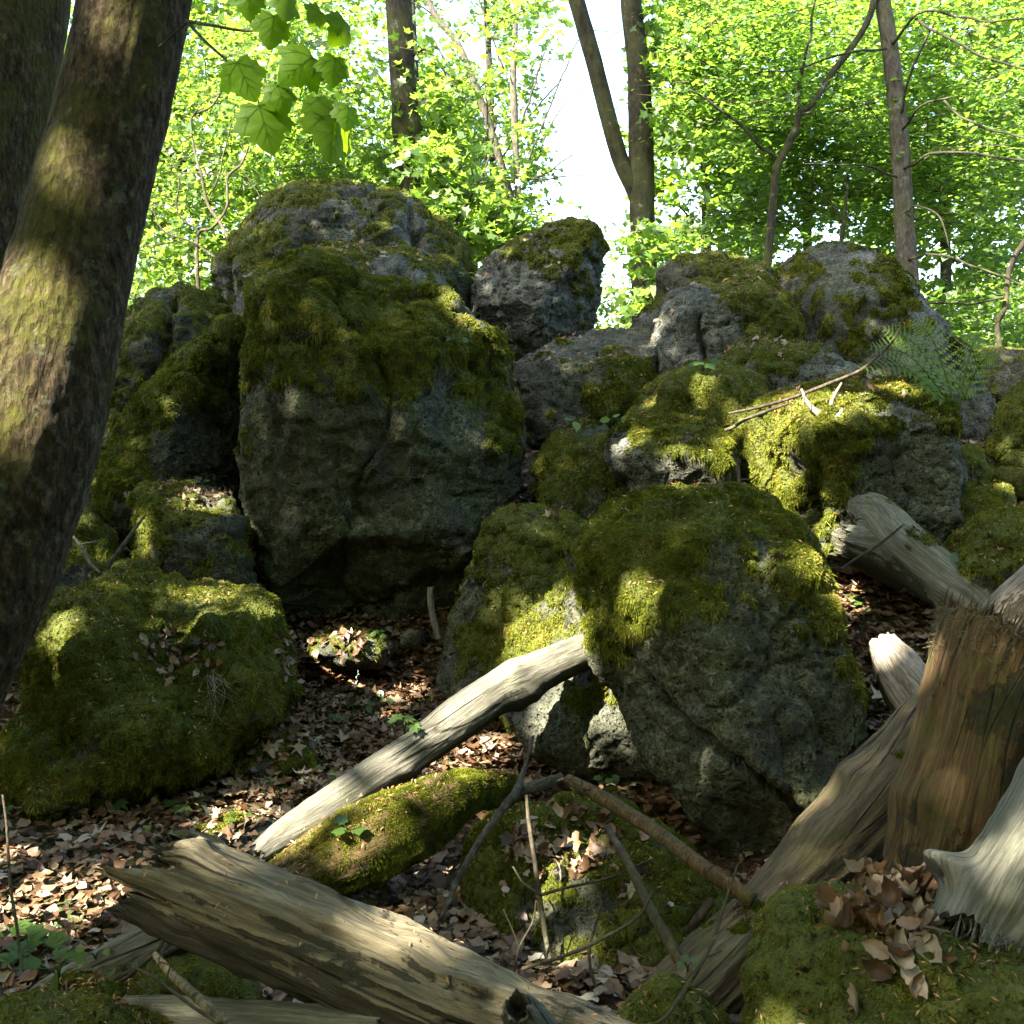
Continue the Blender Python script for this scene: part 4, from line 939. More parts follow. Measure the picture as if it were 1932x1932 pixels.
for k, (x, y, s_, a, tx, ty) in enumerate([(512,62,62,3.0,.2,.1),(465,155,76,3.6,.1,.1),(560,128,84,2.3,.3,.3),(629,138,56,3.0,.4,.1),(502,245,92,3.4,.1,.2),(628,262,100,2.9,1.1,.1),(606,215,60,3.3,.5,.2),
                                     (540,18,52,2.9,.5,.4),(592,34,44,2.4,.8,.2),(470,8,60,3.2,.1,.1),(640,62,60,2.6,1.2,.1),(533,188,56,3.4,.3,.3),(655,225,50,2.9,.5,.3)]):
    c = P(x, y, 1.97); nrm = unit((CAM - c) / 1.97 + np.array([tx, 0, .25 + ty]))
    sz = s_ / FPX * 1.97 * 1.05
    A_ = unit(np.cross([0, 0, 1.0], nrm)); B_ = np.cross(nrm, A_)
    X_ = A_ * math.cos(a) + B_ * math.sin(a); Y_ = B_ * math.cos(a) - A_ * math.sin(a)
    b0 = c - Y_ * sz * .5
    lr = np.random.RandomState(k)
    c1, c2, c3 = lr.uniform(-.55, -.15), lr.uniform(-.45, .1), lr.uniform(-.2, .2)
    def bend(u): return c1 * u[:, 0] ** 2 + c2 * (u[:, 1] - .3) ** 2 + c3 * u[:, 0] * u[:, 1] - .10 * np.abs(u[:, 0]) + .025 * np.sin(u[:, 1] * 21 + k) * np.abs(u[:, 0])
    def lay(u, o_=0): return b0 + sz * (u[:, :1] * X_ + u[:, 1:2] * Y_ + (bend(u) + o_)[:, None] * nrm)
    ac = Acc(); ac.add(lay(NLV), NLF, cv=.5 + .35 * lr.rand())
    for (p0, p1) in VEINS:
        p0, p1 = np.array(p0), np.array(p1); t_ = np.linspace(0, 1, 7)[:, None]; l_ = p0 + (p1 - p0) * t_
        n_ = np.array([-(p1 - p0)[1], (p1 - p0)[0]]); n_ = n_ / np.linalg.norm(n_) * .011 * (1 - .7 * t_)
        vv = np.vstack([lay(l_ - n_, .006), lay(l_ + n_, .006)]); r_ = np.arange(6)
        ac.add(vv, np.column_stack([r_, r_ + 1, r_ + 8, r_ + 7]), cv=0.0)
    tw = [P(x_, y_, 2.03) for x_, y_ in ((400,46),(450,56),(500,56),(540,50),(430,115),(480,160),(520,185),(565,190))]
    nb = min(tw, key=lambda q_: np.linalg.norm(q_ - b0))
    vv, ff = tube([nb, (nb + b0) / 2 + [0, 0, .012], b0], [.0012, .001, .0009], 4, 8); ac.add(vv, ff, cv=.1)
    ac.build('leaf', M['nearleaf'], tA)

# ------------------------------------------------------------------ foliage
LR = np.random.RandomState(5)
def gapk(px, py):
    g = np.zeros_like(px)
    for cx, cy, rx, ry, a in [(1108,225,86,235,1.0),(1095,385,95,55,.85),(1010,60,40,60,.35),(860,50,62,70,.85),(700,150,45,130,.6),(640,60,60,60,.45),(945,240,62,120,.6),(1290,330,40,80,.4),(1170,120,18,150,.9),(690,260,50,50,.3),(1340,480,40,20,.5)]:
        g = np.maximum(g, a * np.exp(-(((px - cx) / rx) ** 4 + ((py - cy) / ry) ** 4) * .5))
    return g
def crown(tree, blobs, kind='maple', size=.10, per=20, rad_=.30, tilt=.75, low=0.0, gap=1.0, twigs=True, origin_line=None, name='crown'):
    tv, tf, mat = {'maple': (MAPLE, MAPLE_F, 'leaf'), 'beech': (BEECH, BEECH_F, 'leafbeech'), 'quad': (QUAD, QUAD_F, 'leaf')}[kind]
    cs = []
    for (px, py, d, sx, sy, sdp, n) in blobs:
        n = int(n * 1.45); a = LR.uniform(-1, 1, (n, 3)); a = a[(a ** 2).sum(1) < 1.6]
        dd = d + a[:, 2] * sdp
        cs.append(np.stack([P(px + sx * i, py + sy * j, k) for i, j, k in zip(a[:, 0], a[:, 1], dd)]))
    cs = np.vstack(cs)
    X, Y, D = proj(cs)
    keep = LR.rand(len(cs)) > gapk(X, Y) * gap * 1.02
    keep &= (fbm(cs * np.array([.9, .9, 1.5]), 3, 91) > -.16 + .25 * (LR.rand(len(cs)) - .5))
    cs = cs[keep & (D > 6)]
    N = len(cs)
    ax = LR.rand(N) * 6.283; drop = LR.uniform(-.35, .15, N)
    u = np.column_stack([np.cos(ax), np.sin(ax), drop]); side = np.column_stack([-np.sin(ax), np.cos(ax), LR.uniform(-.25, .25, N)])
    k = np.repeat(np.arange(N), per)
    t = LR.uniform(-1, 1, len(k)); s_ = LR.uniform(-1, 1, len(k)) * (1 - .35 * np.abs(t)) * .55
    pos = cs[k] + u[k] * (t * rad_)[:, None] + side[k] * (s_ * rad_)[:, None] + LR.randn(len(k), 3) * .035
    X, Y, D = proj(pos); keep = LR.rand(len(pos)) > gapk(X, Y) * .8 * gap
    pos = pos[keep]; k = k[keep]
    nrm = np.array([0, 0, 1.0]) + LR.randn(len(pos), 3) * tilt * .8 + np.array([-.1, -.25, 0])
    sc = size * LR.uniform(.6, 1.2, len(pos))
    tone = LR.rand(N)[k] * .65 + LR.rand(len(pos)) * .35
    v, fs, cv = place(tv, tf, pos, nrm, LR.rand(len(pos)) * 6.283, sc, LR.uniform(-.2, .35, len(pos)), tone)
    mk(name, v, fs, M[mat], tree, attrs={'cv': cv}, smooth=False)
    if twigs:
        acc = Acc()
        for i in range(0, N, 2):
            a, b = cs[i] - u[i] * rad_ * LR.uniform(1.0, 2.2), cs[i] + u[i] * rad_
            md = (a + b) / 2 + LR.randn(3) * .03
            vv, ff = tube([a, md, b], [.006, .004, .0015], 3, 5); acc.add(vv, ff)
        ob = acc.build('twigs', M['twig'], tree); ob['kind'] = 'stuff'

def tree(name, label, trunks, limbs, blobs, cat='tree', mat='darkbark', seed=0, group=None, **kw):
    b = trunks[0][-1]
    t = empty(name, P(b[0], b[1], b[2]), label, cat, group)
    for i, tr in enumerate(trunks):
        trunk_part(t, 'trunk', tr, mat, 100 + seed * 7 + i, n=70, seg=24, lump=.05, flute=.06)
    for i, l in enumerate(limbs): branch(t, 'limb', [(a_, b_, c_, r_ * (.58 if mat == 'palebark' else .8)) for a_, b_, c_, r_ in l], 'twig' if l[0][3] < 3 else 'darkbark', seed * 13 + i, wob=.02)
    if blobs: crown(t, blobs, **kw)
    return t

tree('maple_tree', 'dark straight tree trunk rising behind the crowning dome boulder',
     [[(742,-160,11,23),(752,0,11,24),(758,120,11,24),(764,200,11,25),(768,240,11,29),(774,290,11,26),(784,380,11,26),(795,480,11,29),(805,600,11,34)]],
     [[(772,110,11,4),(800,95,10.8,3),(830,120,10.6,2.5),(870,180,10.4,2)]],
     [(640,300,11.5,110,150,1.0,130),(850,110,10.6,55,80,.5,34),(700,60,11.5,120,90,1.0,40),(545,200,11,120,200,1,60)], seed=1, size=.10)
tree('forked_tree', 'dark forked tree trunk dividing in front of the bright sky gap',
     [[(1182,-160,11,20),(1190,0,11,20),(1204,120,11,21),(1208,220,11,23),(1210,320,11,24),(1212,420,11,23),(1216,520,11,25),(1222,640,11,28),(1224,720,11,34)],
      [(1045,-160,10.8,15),(1088,0,10.85,15.5),(1119,110,10.9,15.5),(1147,220,10.95,15.5),(1170,300,11,15.5),(1192,350,11,15),(1210,400,11.05,12)]],
     [[(1250,250,11,3),(1262,275,10.8,2.5),(1275,295,10.6,2)]],
     [(1290,150,10.9,110,160,.6,45),(1235,480,10.2,70,120,.5,30),(1290,560,10.4,60,60,.5,14)], seed=2, size=.11, tilt=.85)
tree('beech_tree', 'pale grey beech trunk with long arching side branches behind the large dome boulder',
     [[(1648,-160,10.35,15),(1665,0,10.35,14),(1678,80,10.35,15),(1690,180,10.35,16),(1700,300,10.35,17),(1706,420,10.35,18),(1712,520,10.35,20),(1716,640,10.35,24)]],
     [[(1706,318,10.25,5),(1763,290,9.85,4.5),(1816,290,9.65,4.5),(1932,300,9.35,4),(2040,310,9.15,3)],
      [(1704,243,10.25,4.5),(1739,203,9.85,4),(1781,189,9.75,4),(1809,180,9.65,2)],
      [(1781,190,9.75,4),(1816,220,9.65,4),(1886,248,9.45,3.5),(1960,262,9.25,3)],
      [(1684,84,10.25,5.5),(1721,34,9.95,5),(1763,21,9.85,4.5),(1816,32,9.75,4),(1868,42,9.65,3.5),(1960,32,9.45,3)],
      [(1702,212,10.25,4.5),(1711,157,10.05,4),(1739,95,9.95,4),(1764,40,9.85,3)],
      [(1672,92,10.25,4.5),(1571,108,9.95,3.2),(1501,130,9.75,2.8),(1413,143,9.55,2.2)],
      [(1692,334,10.25,4),(1641,315,10.05,3.2),(1571,308,9.85,2.8),(1518,306,9.75,2)],
      [(1728,35,9.95,4.5),(1798,77,9.75,4),(1851,105,9.65,3.6),(1960,140,9.45,3)],
      [(1708,400,10.25,3.5),(1735,388,10.05,3),(1775,410,9.85,2.8),(1792,470,9.75,2)],
      [(1714,490,10.25,4),(1760,480,10.05,3.5),(1850,505,9.75,3.2),(1950,545,9.45,3)]],
     [(1420,150,11.2,170,180,1.0,230),(1620,160,11.8,190,200,1.0,210),(1840,150,11.2,170,200,1.0,200),(1820,400,11.5,170,140,1.0,140),(1560,330,12,170,120,.8,110),(1420,400,12,120,80,.8,50)],
     mat='palebark', seed=3, kind='beech', size=.085, per=28, rad_=.40, tilt=.45)
tree('slender_tree', 'slender crooked mossy tree stem growing between the rear boulders',
     [[(1660,-100,10.30,6),(1644,21,10.30,6),(1606,91,10.30,6),(1571,136,10.30,6),(1536,192,10.30,6),(1508,215,10.30,6.5),(1501,245,10.30,7),(1483,280,10.30,7),(1464,322,10.30,7),(1456,413,10.30,7.5),(1448,500,10.30,8),(1446,600,10.30,9)]],
     [[(1468,300,10.30,4),(1424,266,10.20,3.5),(1378,217,10.10,3),(1301,171,10.00,2)],[(1506,214,10.30,4),(1510,150,10.30,3.5),(1528,60,10.30,3),(1540,-20,10.30,2.5)]],
     [(1330,260,11.0,80,100,.5,30)], seed=4, kind='beech', size=.08, per=22, rad_=.32)
tree('young_tree', 'thin crooked dark stem at the picture edge above the far yellowish boulder',
     [[(1975,400,10.3,6),(1932,458,10.4,5.5),(1905,507,10.5,5),(1896,577,10.5,5),(1882,612,10.6,5),(1886,658,10.6,5),(1888,730,10.6,6)]],
     [[(1896,560,10.5,3),(1851,570,10.5,2.8),(1800,573,10.5,2.5),(1746,575,10.5,2)]],
     [(1850,540,11.2,120,80,.6,50),(1830,620,12,110,50,.6,36)], seed=5, kind='beech', size=.08, per=22, rad_=.32)
tree('young_tree', 'low twiggy stem forking above the dip between the cracked and dome boulders',
     [[(1600,330,10.8,2),(1596,380,10.8,3),(1592,420,10.8,4),(1586,470,10.8,4.5),(1580,560,10.8,5)]],
     [[(1592,418,10.8,3.5),(1581,399,10.8,3),(1557,374,10.8,2.5),(1532,336,10.8,1.5)]],
     [(1560,420,11.2,90,50,.5,16)], seed=6, kind='beech', size=.08, per=20, rad_=.3)
tree('hazel_bush', 'many stemmed leafy shrub with twisting dark branches behind the shaded boulder',
     [[(430,150,9.6,1.2),(400,200,9.7,1.9),(362,222,9.7,2.0),(366,280,9.6,2.2),(380,330,9.5,2.5),(392,385,9.5,2.8),(418,425,9.4,3.1),(440,480,9.3,3.7),(450,580,9.3,5.0)],
      [(470,275,9.5,1.6),(455,310,9.5,1.9),(430,335,9.5,2.2),(428,390,9.45,2.5),(400,430,9.4,2.8),(375,440,9.4,3.1),(372,500,9.3,3.4),(378,600,9.3,4.3)]],
     [[(275,375,9.3,1.2),(292,400,9.3,1.9),(312,435,9.3,2.2),(360,455,9.3,2.2),(415,490,9.3,2.5)],[(305,265,9.4,1.2),(335,330,9.4,1.9),(336,400,9.4,2.2),(375,430,9.4,2.5)],[(338,328,9.5,1.2),(380,328,9.5,1.6),(440,330,9.5,1.2)],
      [(360,222,9.7,1.2),(390,190,9.7,1.2),(450,150,9.7,0.9)],[(395,380,9.5,1.9),(420,300,9.5,1.6),(440,215,9.5,1.0)],[(430,335,9.5,1.6),(455,320,9.5,1.2),(495,380,9.5,1.0)]],
     [(400,330,10.3,150,170,.6,110),(300,480,10.3,80,120,.6,40),(330,120,10.8,130,150,.6,60)], cat='shrub', mat='twig', seed=7, kind='maple', size=.085, per=20)
tree('maple_sapling', 'bright green maple sapling in the dip between the dome and the upright boulder',
     [[(935,230,10.6,1.5),(925,290,10.5,2),(900,350,10.4,2.5),(860,420,10.3,3),(845,500,10.3,4),(840,600,10.3,5)]],
     [[(960,370,10.4,2),(920,410,10.35,2),(870,440,10.3,2.5)],[(915,160,11,2),(920,230,10.8,2.2),(918,300,10.6,2)]],
     [(870,370,10.6,100,110,.6,80),(960,430,10.8,70,50,.5,34),(830,260,11.4,60,110,.6,34)], seed=8, size=.115, per=16, tilt=.8)
tree('bare_tree', 'pale half bare tree with broken looking limbs standing in the sky gap',
     [[(975,-40,17,4),(972,60,17,5),(968,150,17,6),(970,200,17,7),(972,260,17,6),(976,330,17,6),(980,420,17,7),(982,560,17,9)],
      [(790,-40,16.5,4),(822,30,16.5,6),(862,80,16.5,6),(892,150,16.5,6.5),(918,220,16.6,7),(940,290,16.7,7),(966,380,17,7)]],
     [[(985,230,17,4),(1005,170,17,3.5),(1020,120,17,3),(1030,90,17,2)],[(985,330,17,3.5),(1030,220,17,3),(1070,120,17,2.5),(1095,70,17,2)],[(1020,280,17,2.5),(1060,200,17,2),(1110,165,17,1.5)],
      [(978,350,17,3.5),(1040,320,17,2.5),(1080,290,17,2)],[(980,340,17,3),(1050,335,17,2.5),(1110,328,17,1.5)],[(950,130,16.8,3),(925,60,16.7,2.5),(900,-10,16.6,2)],[(820,28,16.5,3),(790,10,16.5,2.5),(750,5,16.5,2)]],
     [(960,240,16.5,60,100,1.0,26),(1000,50,15,70,60,1.0,26),(1010,430,16,90,40,1.0,30)], mat='palebark', seed=9, size=.13, per=16, rad_=.4, gap=.6)
BG = 'leafy trees of the wood beyond the heap'
far = [  # px, d, width px, trunk half width, gap toggles
 (120, 15, 260, 9, 'tall leafy tree glimpsed between the two big mossy trunks'),
 (330, 20, 230, 8, 'pale green leafy tree behind the twisting shrub'),
 (560, 17, 220, 7, 'sunlit maple beyond the crowning dome boulder'),
 (790, 22, 230, 7, 'hazy leafy tree beside the dark straight trunk'),
 (930, 27, 200, 7, 'faint distant tree under the half bare limbs'),
 (1330, 18, 200, 8, 'bright yellow green tree beyond the forked trunk'),
 (1520, 22, 240, 8, 'deep leafy tree behind the slender crooked stem'),
 (1780, 19, 260, 9, 'dense leafy tree behind the arching beech branches'),
 (1960, 24, 240, 9, 'distant leafy tree above the edge boulder')]
for i, (x, d, wpx, tr, lb) in enumerate(far):
    nn_ = int(wpx * d * d / (330 if x > 1400 else 215))
    tree('leafy_tree', lb, [[(x - 20, -150, d, tr * .7), (x - 8, 100, d, tr * .85), (x, 300, d, tr), (x + 4, 500, d, tr * 1.1), (x + 6, 760, d, tr * 1.3)]],
         [[(x, 330, d, 3.2), (x + 60, 230, d, 2.4), (x + 130, 150, d, 1.5)], [(x, 260, d, 3), (x - 70, 150, d, 2.2), (x - 120, 60, d, 1.5)], [(x + 2, 450, d, 3), (x - 60, 380, d, 2), (x - 130, 350, d, 1.2)]],
         [(x, 120, d, wpx * .72, 260, 2.2, nn_), (x, 420, d + 1, wpx * .72, 260, 2.2, nn_)], group=BG, mat='darkbark', seed=20 + i, kind='maple' if d < 18 else 'quad',
         size=.12 if d < 18 else .19, per=20, rad_=.42, tilt=.8)
lt = [(-700, 11, 'z'), ]
# low undergrowth closing the view under the crowns
for i, (x, d, lb) in enumerate([(260, 14, 'leafy undergrowth bush below the twisting shrub'), (1130, 20, 'low bright bush under the sky gap'), (1400, 15, 'low bush behind the wavy mossy crest'), (1900, 16, 'bush on the far bank above the yellowish boulder'), (900, 19, 'low bush beyond the upright boulder')]):
    b = empty('bush', P(x, 720, d), lb, 'bush', 'bushes on the far bank')
    crown(b, [(x, 600, d, 170, 90, 1.4, int(.55 * d * d))], 'quad', .13, 18, .4, .8, gap=.5 if i != 1 else .25, name='foliage')

# unseen trees added around the viewpoint: they block light and keep the fronts dark
for i, (x, y, lb) in enumerate([(-7, -6, 'unseen leafy tree added behind the viewpoint nearer the twin trunks'), (-1, -9, 'unseen leafy tree added straight behind the viewpoint'), (5, -8, 'unseen leafy tree added behind the viewpoint beside the unseen beech'), (9, -1, 'unseen leafy tree added off beyond the silver log'), (-10, 3, 'unseen leafy tree added off beyond the twin trunks')]):
    t = empty('leafy_tree', (x, y, 0), lb, 'tree', 'unseen leafy trees added to block light')
    v, fs = tube([(x, y, -.5), (x + .1, y, 4), (x, y + .2, 9)], [.2, .16, .08], 10, 20, .05, i); mk('trunk', v, fs, M['darkbark'], t)
    n = 13000
    a = LR.rand(n) * 6.283; r_ = 5.2 * np.sqrt(LR.rand(n))
    pos = np.column_stack([x + r_ * np.cos(a), y + r_ * np.sin(a), LR.uniform(.6, 9 if i < 3 else 5.5, n)])
    X, Y, D = proj(pos); s_ = (pos - [0, 3, 0]) @ TOSUN
    kp = ~((D > 0) & (X > -60) & (X < 1990)) & (np.linalg.norm(pos[:, :2], axis=1) > 2.2)
    if i in (0, 4): kp &= pos[:, 2] < 4.5
    pos = pos[kp]; n = len(pos)
    v, fs, cv = place(QUAD, QUAD_F, pos, LR.randn(n, 3) + [0, 0, .5], LR.rand(n) * 6.28, LR.uniform(.22, .4, n), None, LR.rand(n))
    mk('crown', v, fs, M['leaf'], t, attrs={'cv': cv}, smooth=False)
# ------------------------------------------------------------------ what the surfaces look like from the path: used to set small things ON them
def ground_patch():
    xs, ys = np.meshgrid(np.arange(-4.5, 5, .035), np.arange(1.6, 10, .035)); x, y = xs.ravel(), ys.ravel()
    z = np.concatenate([ground_z(x[k:k + 8000], y[k:k + 8000]) for k in range(0, len(x), 8000)])
    return np.column_stack([x, y, z])
_gpn = ground_patch()
_hv = [np.hstack([_gpn, np.tile([0, 0, 1.0], (len(_gpn), 1))])]
for s_ in SURF.values(): _hv.append(np.hstack([s_[0], s_[3]]))
for s_ in LOGS.values(): _hv.append(np.hstack([s_[0], s_[3]]))
_hv = np.vstack(_hv)
_hv = _hv[((CAM - _hv[:, :3]) * _hv[:, 3:]).sum(1) > 0]
_hx, _hy, _hd = proj(_hv[:, :3])
def hit(px, py, r=9):
    for rr in (r, r * 2, r * 4):
        m = (np.abs(_hx - px) < rr) & (np.abs(_hy - py) < rr)
        if m.any():
            i = np.flatnonzero(m); j = i[_hd[i] < _hd[i].min() + .12]
            j = j[np.argmin((_hx[j] - px) ** 2 + (_hy[j] - py) ** 2)]
            return _hv[j, :3], _hv[j, 3:]
    return P(px, py, 5.0), np.array([0, 0, 1.0])

# ------------------------------------------------------------------ fallen leaves
FR = np.random.RandomState(21)
def dead(pos, nrm, size, tilt=.5, spin=None):
    n = len(pos)
    nrm = unit(nrm) + FR.randn(n, 3) * tilt
    nrm[:, 2] = np.abs(nrm[:, 2]) * .8 + .2
    cv = np.clip(.5 + .27 * FR.randn(n), 0, 1)
    h = n * 75 // 100; sp_ = FR.rand(n) * 6.283; cu = FR.uniform(-.5, .8, n); vs = []; FS = []; cs = []; off = 0
    for (tv, tf, s0, s1, sc_) in ((DEAD, DEAD_F, 0, h, 1.0), (MDEAD, MDEAD_F, h, n, .95)):
        if s1 <= s0: continue
        v, fs, c = place(tv, tf, pos[s0:s1], nrm[s0:s1], sp_[s0:s1], size[s0:s1] * sc_, cu[s0:s1], cv[s0:s1])
        vs.append(v + FR.randn(*v.shape) * .05 * np.repeat(size[s0:s1], len(tv))[:, None]); FS += [q + off for q in fs]; cs.append(c); off += len(v)
    return np.vstack(vs), FS, np.concatenate(cs)
n = 92000
y = 1.9 + (FR.rand(n) ** 1.25) * 8.0; x = FR.uniform(-1, 1, n) * (y * .72 + .5)
z = np.concatenate([ground_z(x[k:k + 8000], y[k:k + 8000]) for k in range(0, n, 8000)])
thick = FR.rand(n) ** 1.5 * .045 + .004
pos = np.column_stack([x, y, z + thick])
dens = fbm(pos * 1.5, 3, 77)
kp = FR.rand(n) < np.clip(.75 + dens * 1.0, .25, 1)
pos = pos[kp]
ex_ = np.column_stack([FR.uniform(1.15, 2.6, 5000), FR.uniform(3.7, 5.6, 5000)]); ex_ = np.vstack([ex_, np.column_stack([FR.uniform(-1.8, .4, 9000), FR.uniform(4.1, 6.4, 9000)])]); ex_ = np.column_stack([ex_, ground_z(ex_[:, 0], ex_[:, 1]) + FR.rand(14000) * .05])
pos = np.vstack([pos, ex_])
v, fs, cv = dead(pos, np.tile([0, 0, 1.0], (len(pos), 1)), np.where(FR.rand(len(pos)) < .35, FR.uniform(.012, .03, len(pos)), FR.uniform(.032, .082, len(pos))), .26)
lit = mk('leaf_litter', v, fs, M['litter'], attrs={'cv': cv}, smooth=False, origin=np.array([0, 5, .5]))
tag(lit, 'brown fallen leaves carpeting the ground between the boulders', 'leaf litter', kind='stuff')

acc = Acc(); acx = Acc()
_g = [(x_, y_) for y_ in np.linspace(0, 1, 10) for x_ in np.linspace(-1, 1, 7)]
_w = lambda y_: .30 * (np.sin(np.pi * min(1, y_ * .94 + .05)) ** .75) * (1 - .25 * y_)
HID = np.array([(x_ * _w(y_) * (1 + .12 * math.sin(y_ * 34)), y_, .05 * abs(x_) + .018 * math.sin(y_ * 38 - abs(x_) * 7) * abs(x_) - .02 * (abs(x_) < .1)) for x_, y_ in _g])
HID_F = [np.array([[r * 7 + c_, r * 7 + c_ + 1, r * 7 + c_ + 8, r * 7 + c_ + 7] for r in range(9) for c_ in range(6)])]
def curly(pos, nrm, size, tilt=.5, cvm=.5):
    n = len(pos); cvv = np.clip(cvm + .25 * FR.randn(n), 0, 1)
    nrm = unit(nrm) + FR.randn(n, 3) * tilt; nrm[:, 2] = np.abs(nrm[:, 2]) * .8 + .15
    v, fs, c = place(HID, HID_F, pos, nrm, FR.rand(n) * 6.283, size, FR.uniform(-1.0, 3.4, n), cvv)
    p = v.reshape(n, -1, 3); s_ = size[:, None]
    off = np.stack([vn(v * 28, 1), vn(v * 28, 2), vn(v * 28, 3)], -1).reshape(n, -1, 3)
    p = p + off * s_[..., None] * .10
    tw = FR.uniform(-.5, .5, n)
    return p.reshape(-1, 3), fs, np.clip(c + .12 * vn(v * 60, 4), 0, 1)
def on_surface(keys, px, py, r, n, size, ac, nzmin=.45, tilt=.55, lift=.02):
    for k in keys:
        V, F, m, N_, _ = (SURF.get(k) or LOGS.get(k))
        X, Y, D = proj(V)
        rr = r if isinstance(r, tuple) else (r, r)
        ok = np.flatnonzero((((X - px) / rr[0]) ** 2 + ((Y - py) / rr[1]) ** 2 < 1) & (N_[:, 2] > nzmin) & (((CAM - V) * N_).sum(1) > 0))
        if not len(ok): continue
        j = FR.choice(ok, n)
        p = V[j] + N_[j] * (FR.rand(n)[:, None] * lift + .006) + FR.randn(n, 3) * .008
        v, fs, c = (curly(p, N_[j], FR.uniform(size[0], size[1], n), tilt, .5) if k == 'X' else dead(p, N_[j], FR.uniform(size[0], size[1], n), tilt))
        ac.add(v, fs, cv=c)
on_surface(['W'], 1070, 1595, (100, 60), 150, (.03, .07), acc)
on_surface(['W'], 1000, 1680, 60, 12, (.03, .06), acc, .2)
on_surface(['W'], 1230, 1650, (80, 60), 25, (.03, .06), acc, .2)
on_surface(['Q'], 1560, 745, (150, 40), 40, (.03, .06), acc)
on_surface(['E'], 370, 930, (70, 30), 90, (.02, .05), acc, .2)
on_surface(['G'], 340, 1240, (90, 40), 90, (.03, .06), acc, .1)
on_surface(['G'], 560, 1240, (40, 60), 50, (.03, .06), acc, .1)
on_surface(['I', 'B', 'H', 'K', 'M'], 1000, 600, (500, 200), 60, (.03, .05), acc, .5)
on_surface(['a3', 'a4', 'a1'], 500, 1450, (300, 300), 90, (.03, .07), acc, .3)
on_surface(['S'], 1000, 985, (60, 30), 20, (.03, .06), acc, .4)
ob = acc.build('leaf_litter', M['litter'], None, np.array([0, 4, 1.0]), smooth=False)
tag(ob, 'dead leaves and scraps caught on top of the boulders', 'leaf litter', kind='stuff')
on_surface(['X'], 1665, 1735, (105, 55), 130, (.04, .075), acx, .3, .45, .035)
on_surface(['X'], 1700, 1790, (60, 60), 40, (.045, .08), acx, .1, .5, .04)
on_surface(['X'], 1640, 1840, (60, 60), 5, (.05, .08), acx, .1, .6, .03)
ob = acx.build('leaf_pile', M['litter'], None, P(1690, 1800, 2.1), smooth=False)
tag(ob, 'pile of curled beech and maple leaves lying on the near moss block', 'leaf pile', kind='stuff')
for (x_, y_, s_, ang, c_, lb) in [(1735, 1775, .09, 2.6, .98, 'large pale curled leaf on the near moss block beside the silver log'), (1690, 1850, .085, 3.3, 1.0, 'greyish white leaf hanging lowest from the leaf pile on the moss block'),
                          (1625, 1712, .10, 1.2, .35, 'brown curled leaf at the upper edge of the leaf pile'), (1560, 1716, .09, 1.7, .95, 'thin bleached leaf strip on the upper end of the near moss block')]:
    p, nn_ = hit(x_, y_)
    nn_ = unit(nn_ + (CAM - p) * .35)
    v, fs, cv = curly((p + nn_ * .03)[None], nn_[None], np.array([s_]), 0, c_)
    o = mk('dry_leaf', v, fs, M['litter'], attrs={'cv': cv}); tag(o, lb, 'dry leaf', 'large dry leaves on the moss block')

# bud scales and needles on the moss
acc = Acc()
SL = np.array([(0, 0, 0), (.13, .5, .12), (0, 1, .0), (-.13, .5, .12)], float)
for k, cnt in [('X', 900), ('W', 700), ('Z', 500), ('Y', 120), ('U', 900), ('G', 1100), ('Q', 900), ('R1', 450), ('R2', 500), ('N', 350), ('O', 350), ('S', 400), ('K', 300), ('I', 500), ('B', 500), ('A', 300), ('P', 200), ('M', 300), ('mossy', 350), ('rot', 160), ('E', 200), ('T', 150), ('L', 250), ('J', 150)]:
    cnt = int(cnt * .6)
    V, F, m, N_, _ = (SURF.get(k) or LOGS.get(k))
    ok = np.flatnonzero((N_[:, 2] > .42) & ((m > .4) | (k == 'rot')) & (((CAM - V) * N_).sum(1) > 0))
    w_ = np.clip(N_[ok, 2], 0, 1) ** 1.5 * (1 + vn(V[ok] * 7, 5)) ; j = ok[FR.choice(len(ok), cnt, p=w_ / w_.sum())]
    D = np.linalg.norm(V[j] - CAM, axis=1)
    v, fs, c = place(SL, QUAD_F, V[j] + N_[j] * (.006 + .012 * FR.rand(cnt))[:, None], N_[j] + FR.randn(cnt, 3) * .45, FR.rand(cnt) * 6.283, FR.uniform(.008, .018, cnt) * (1 + .10 * D), None, np.clip(.6 + .2 * FR.randn(cnt), 0, 1))
    acc.add(v, fs, cv=c)
M['bud'] = leaf_material('bud_scale', [(.10, .04, .015), (.20, .09, .03), (.30, .16, .06), (.36, .22, .11)], .2, (.3, .15, .05))
ob = acc.build('bud_scales', M['bud'], None, np.array([0, 4, 1.0]), smooth=False)
tag(ob, 'orange brown bud scales and needles sprinkled over the moss', 'bud scales', kind='stuff')

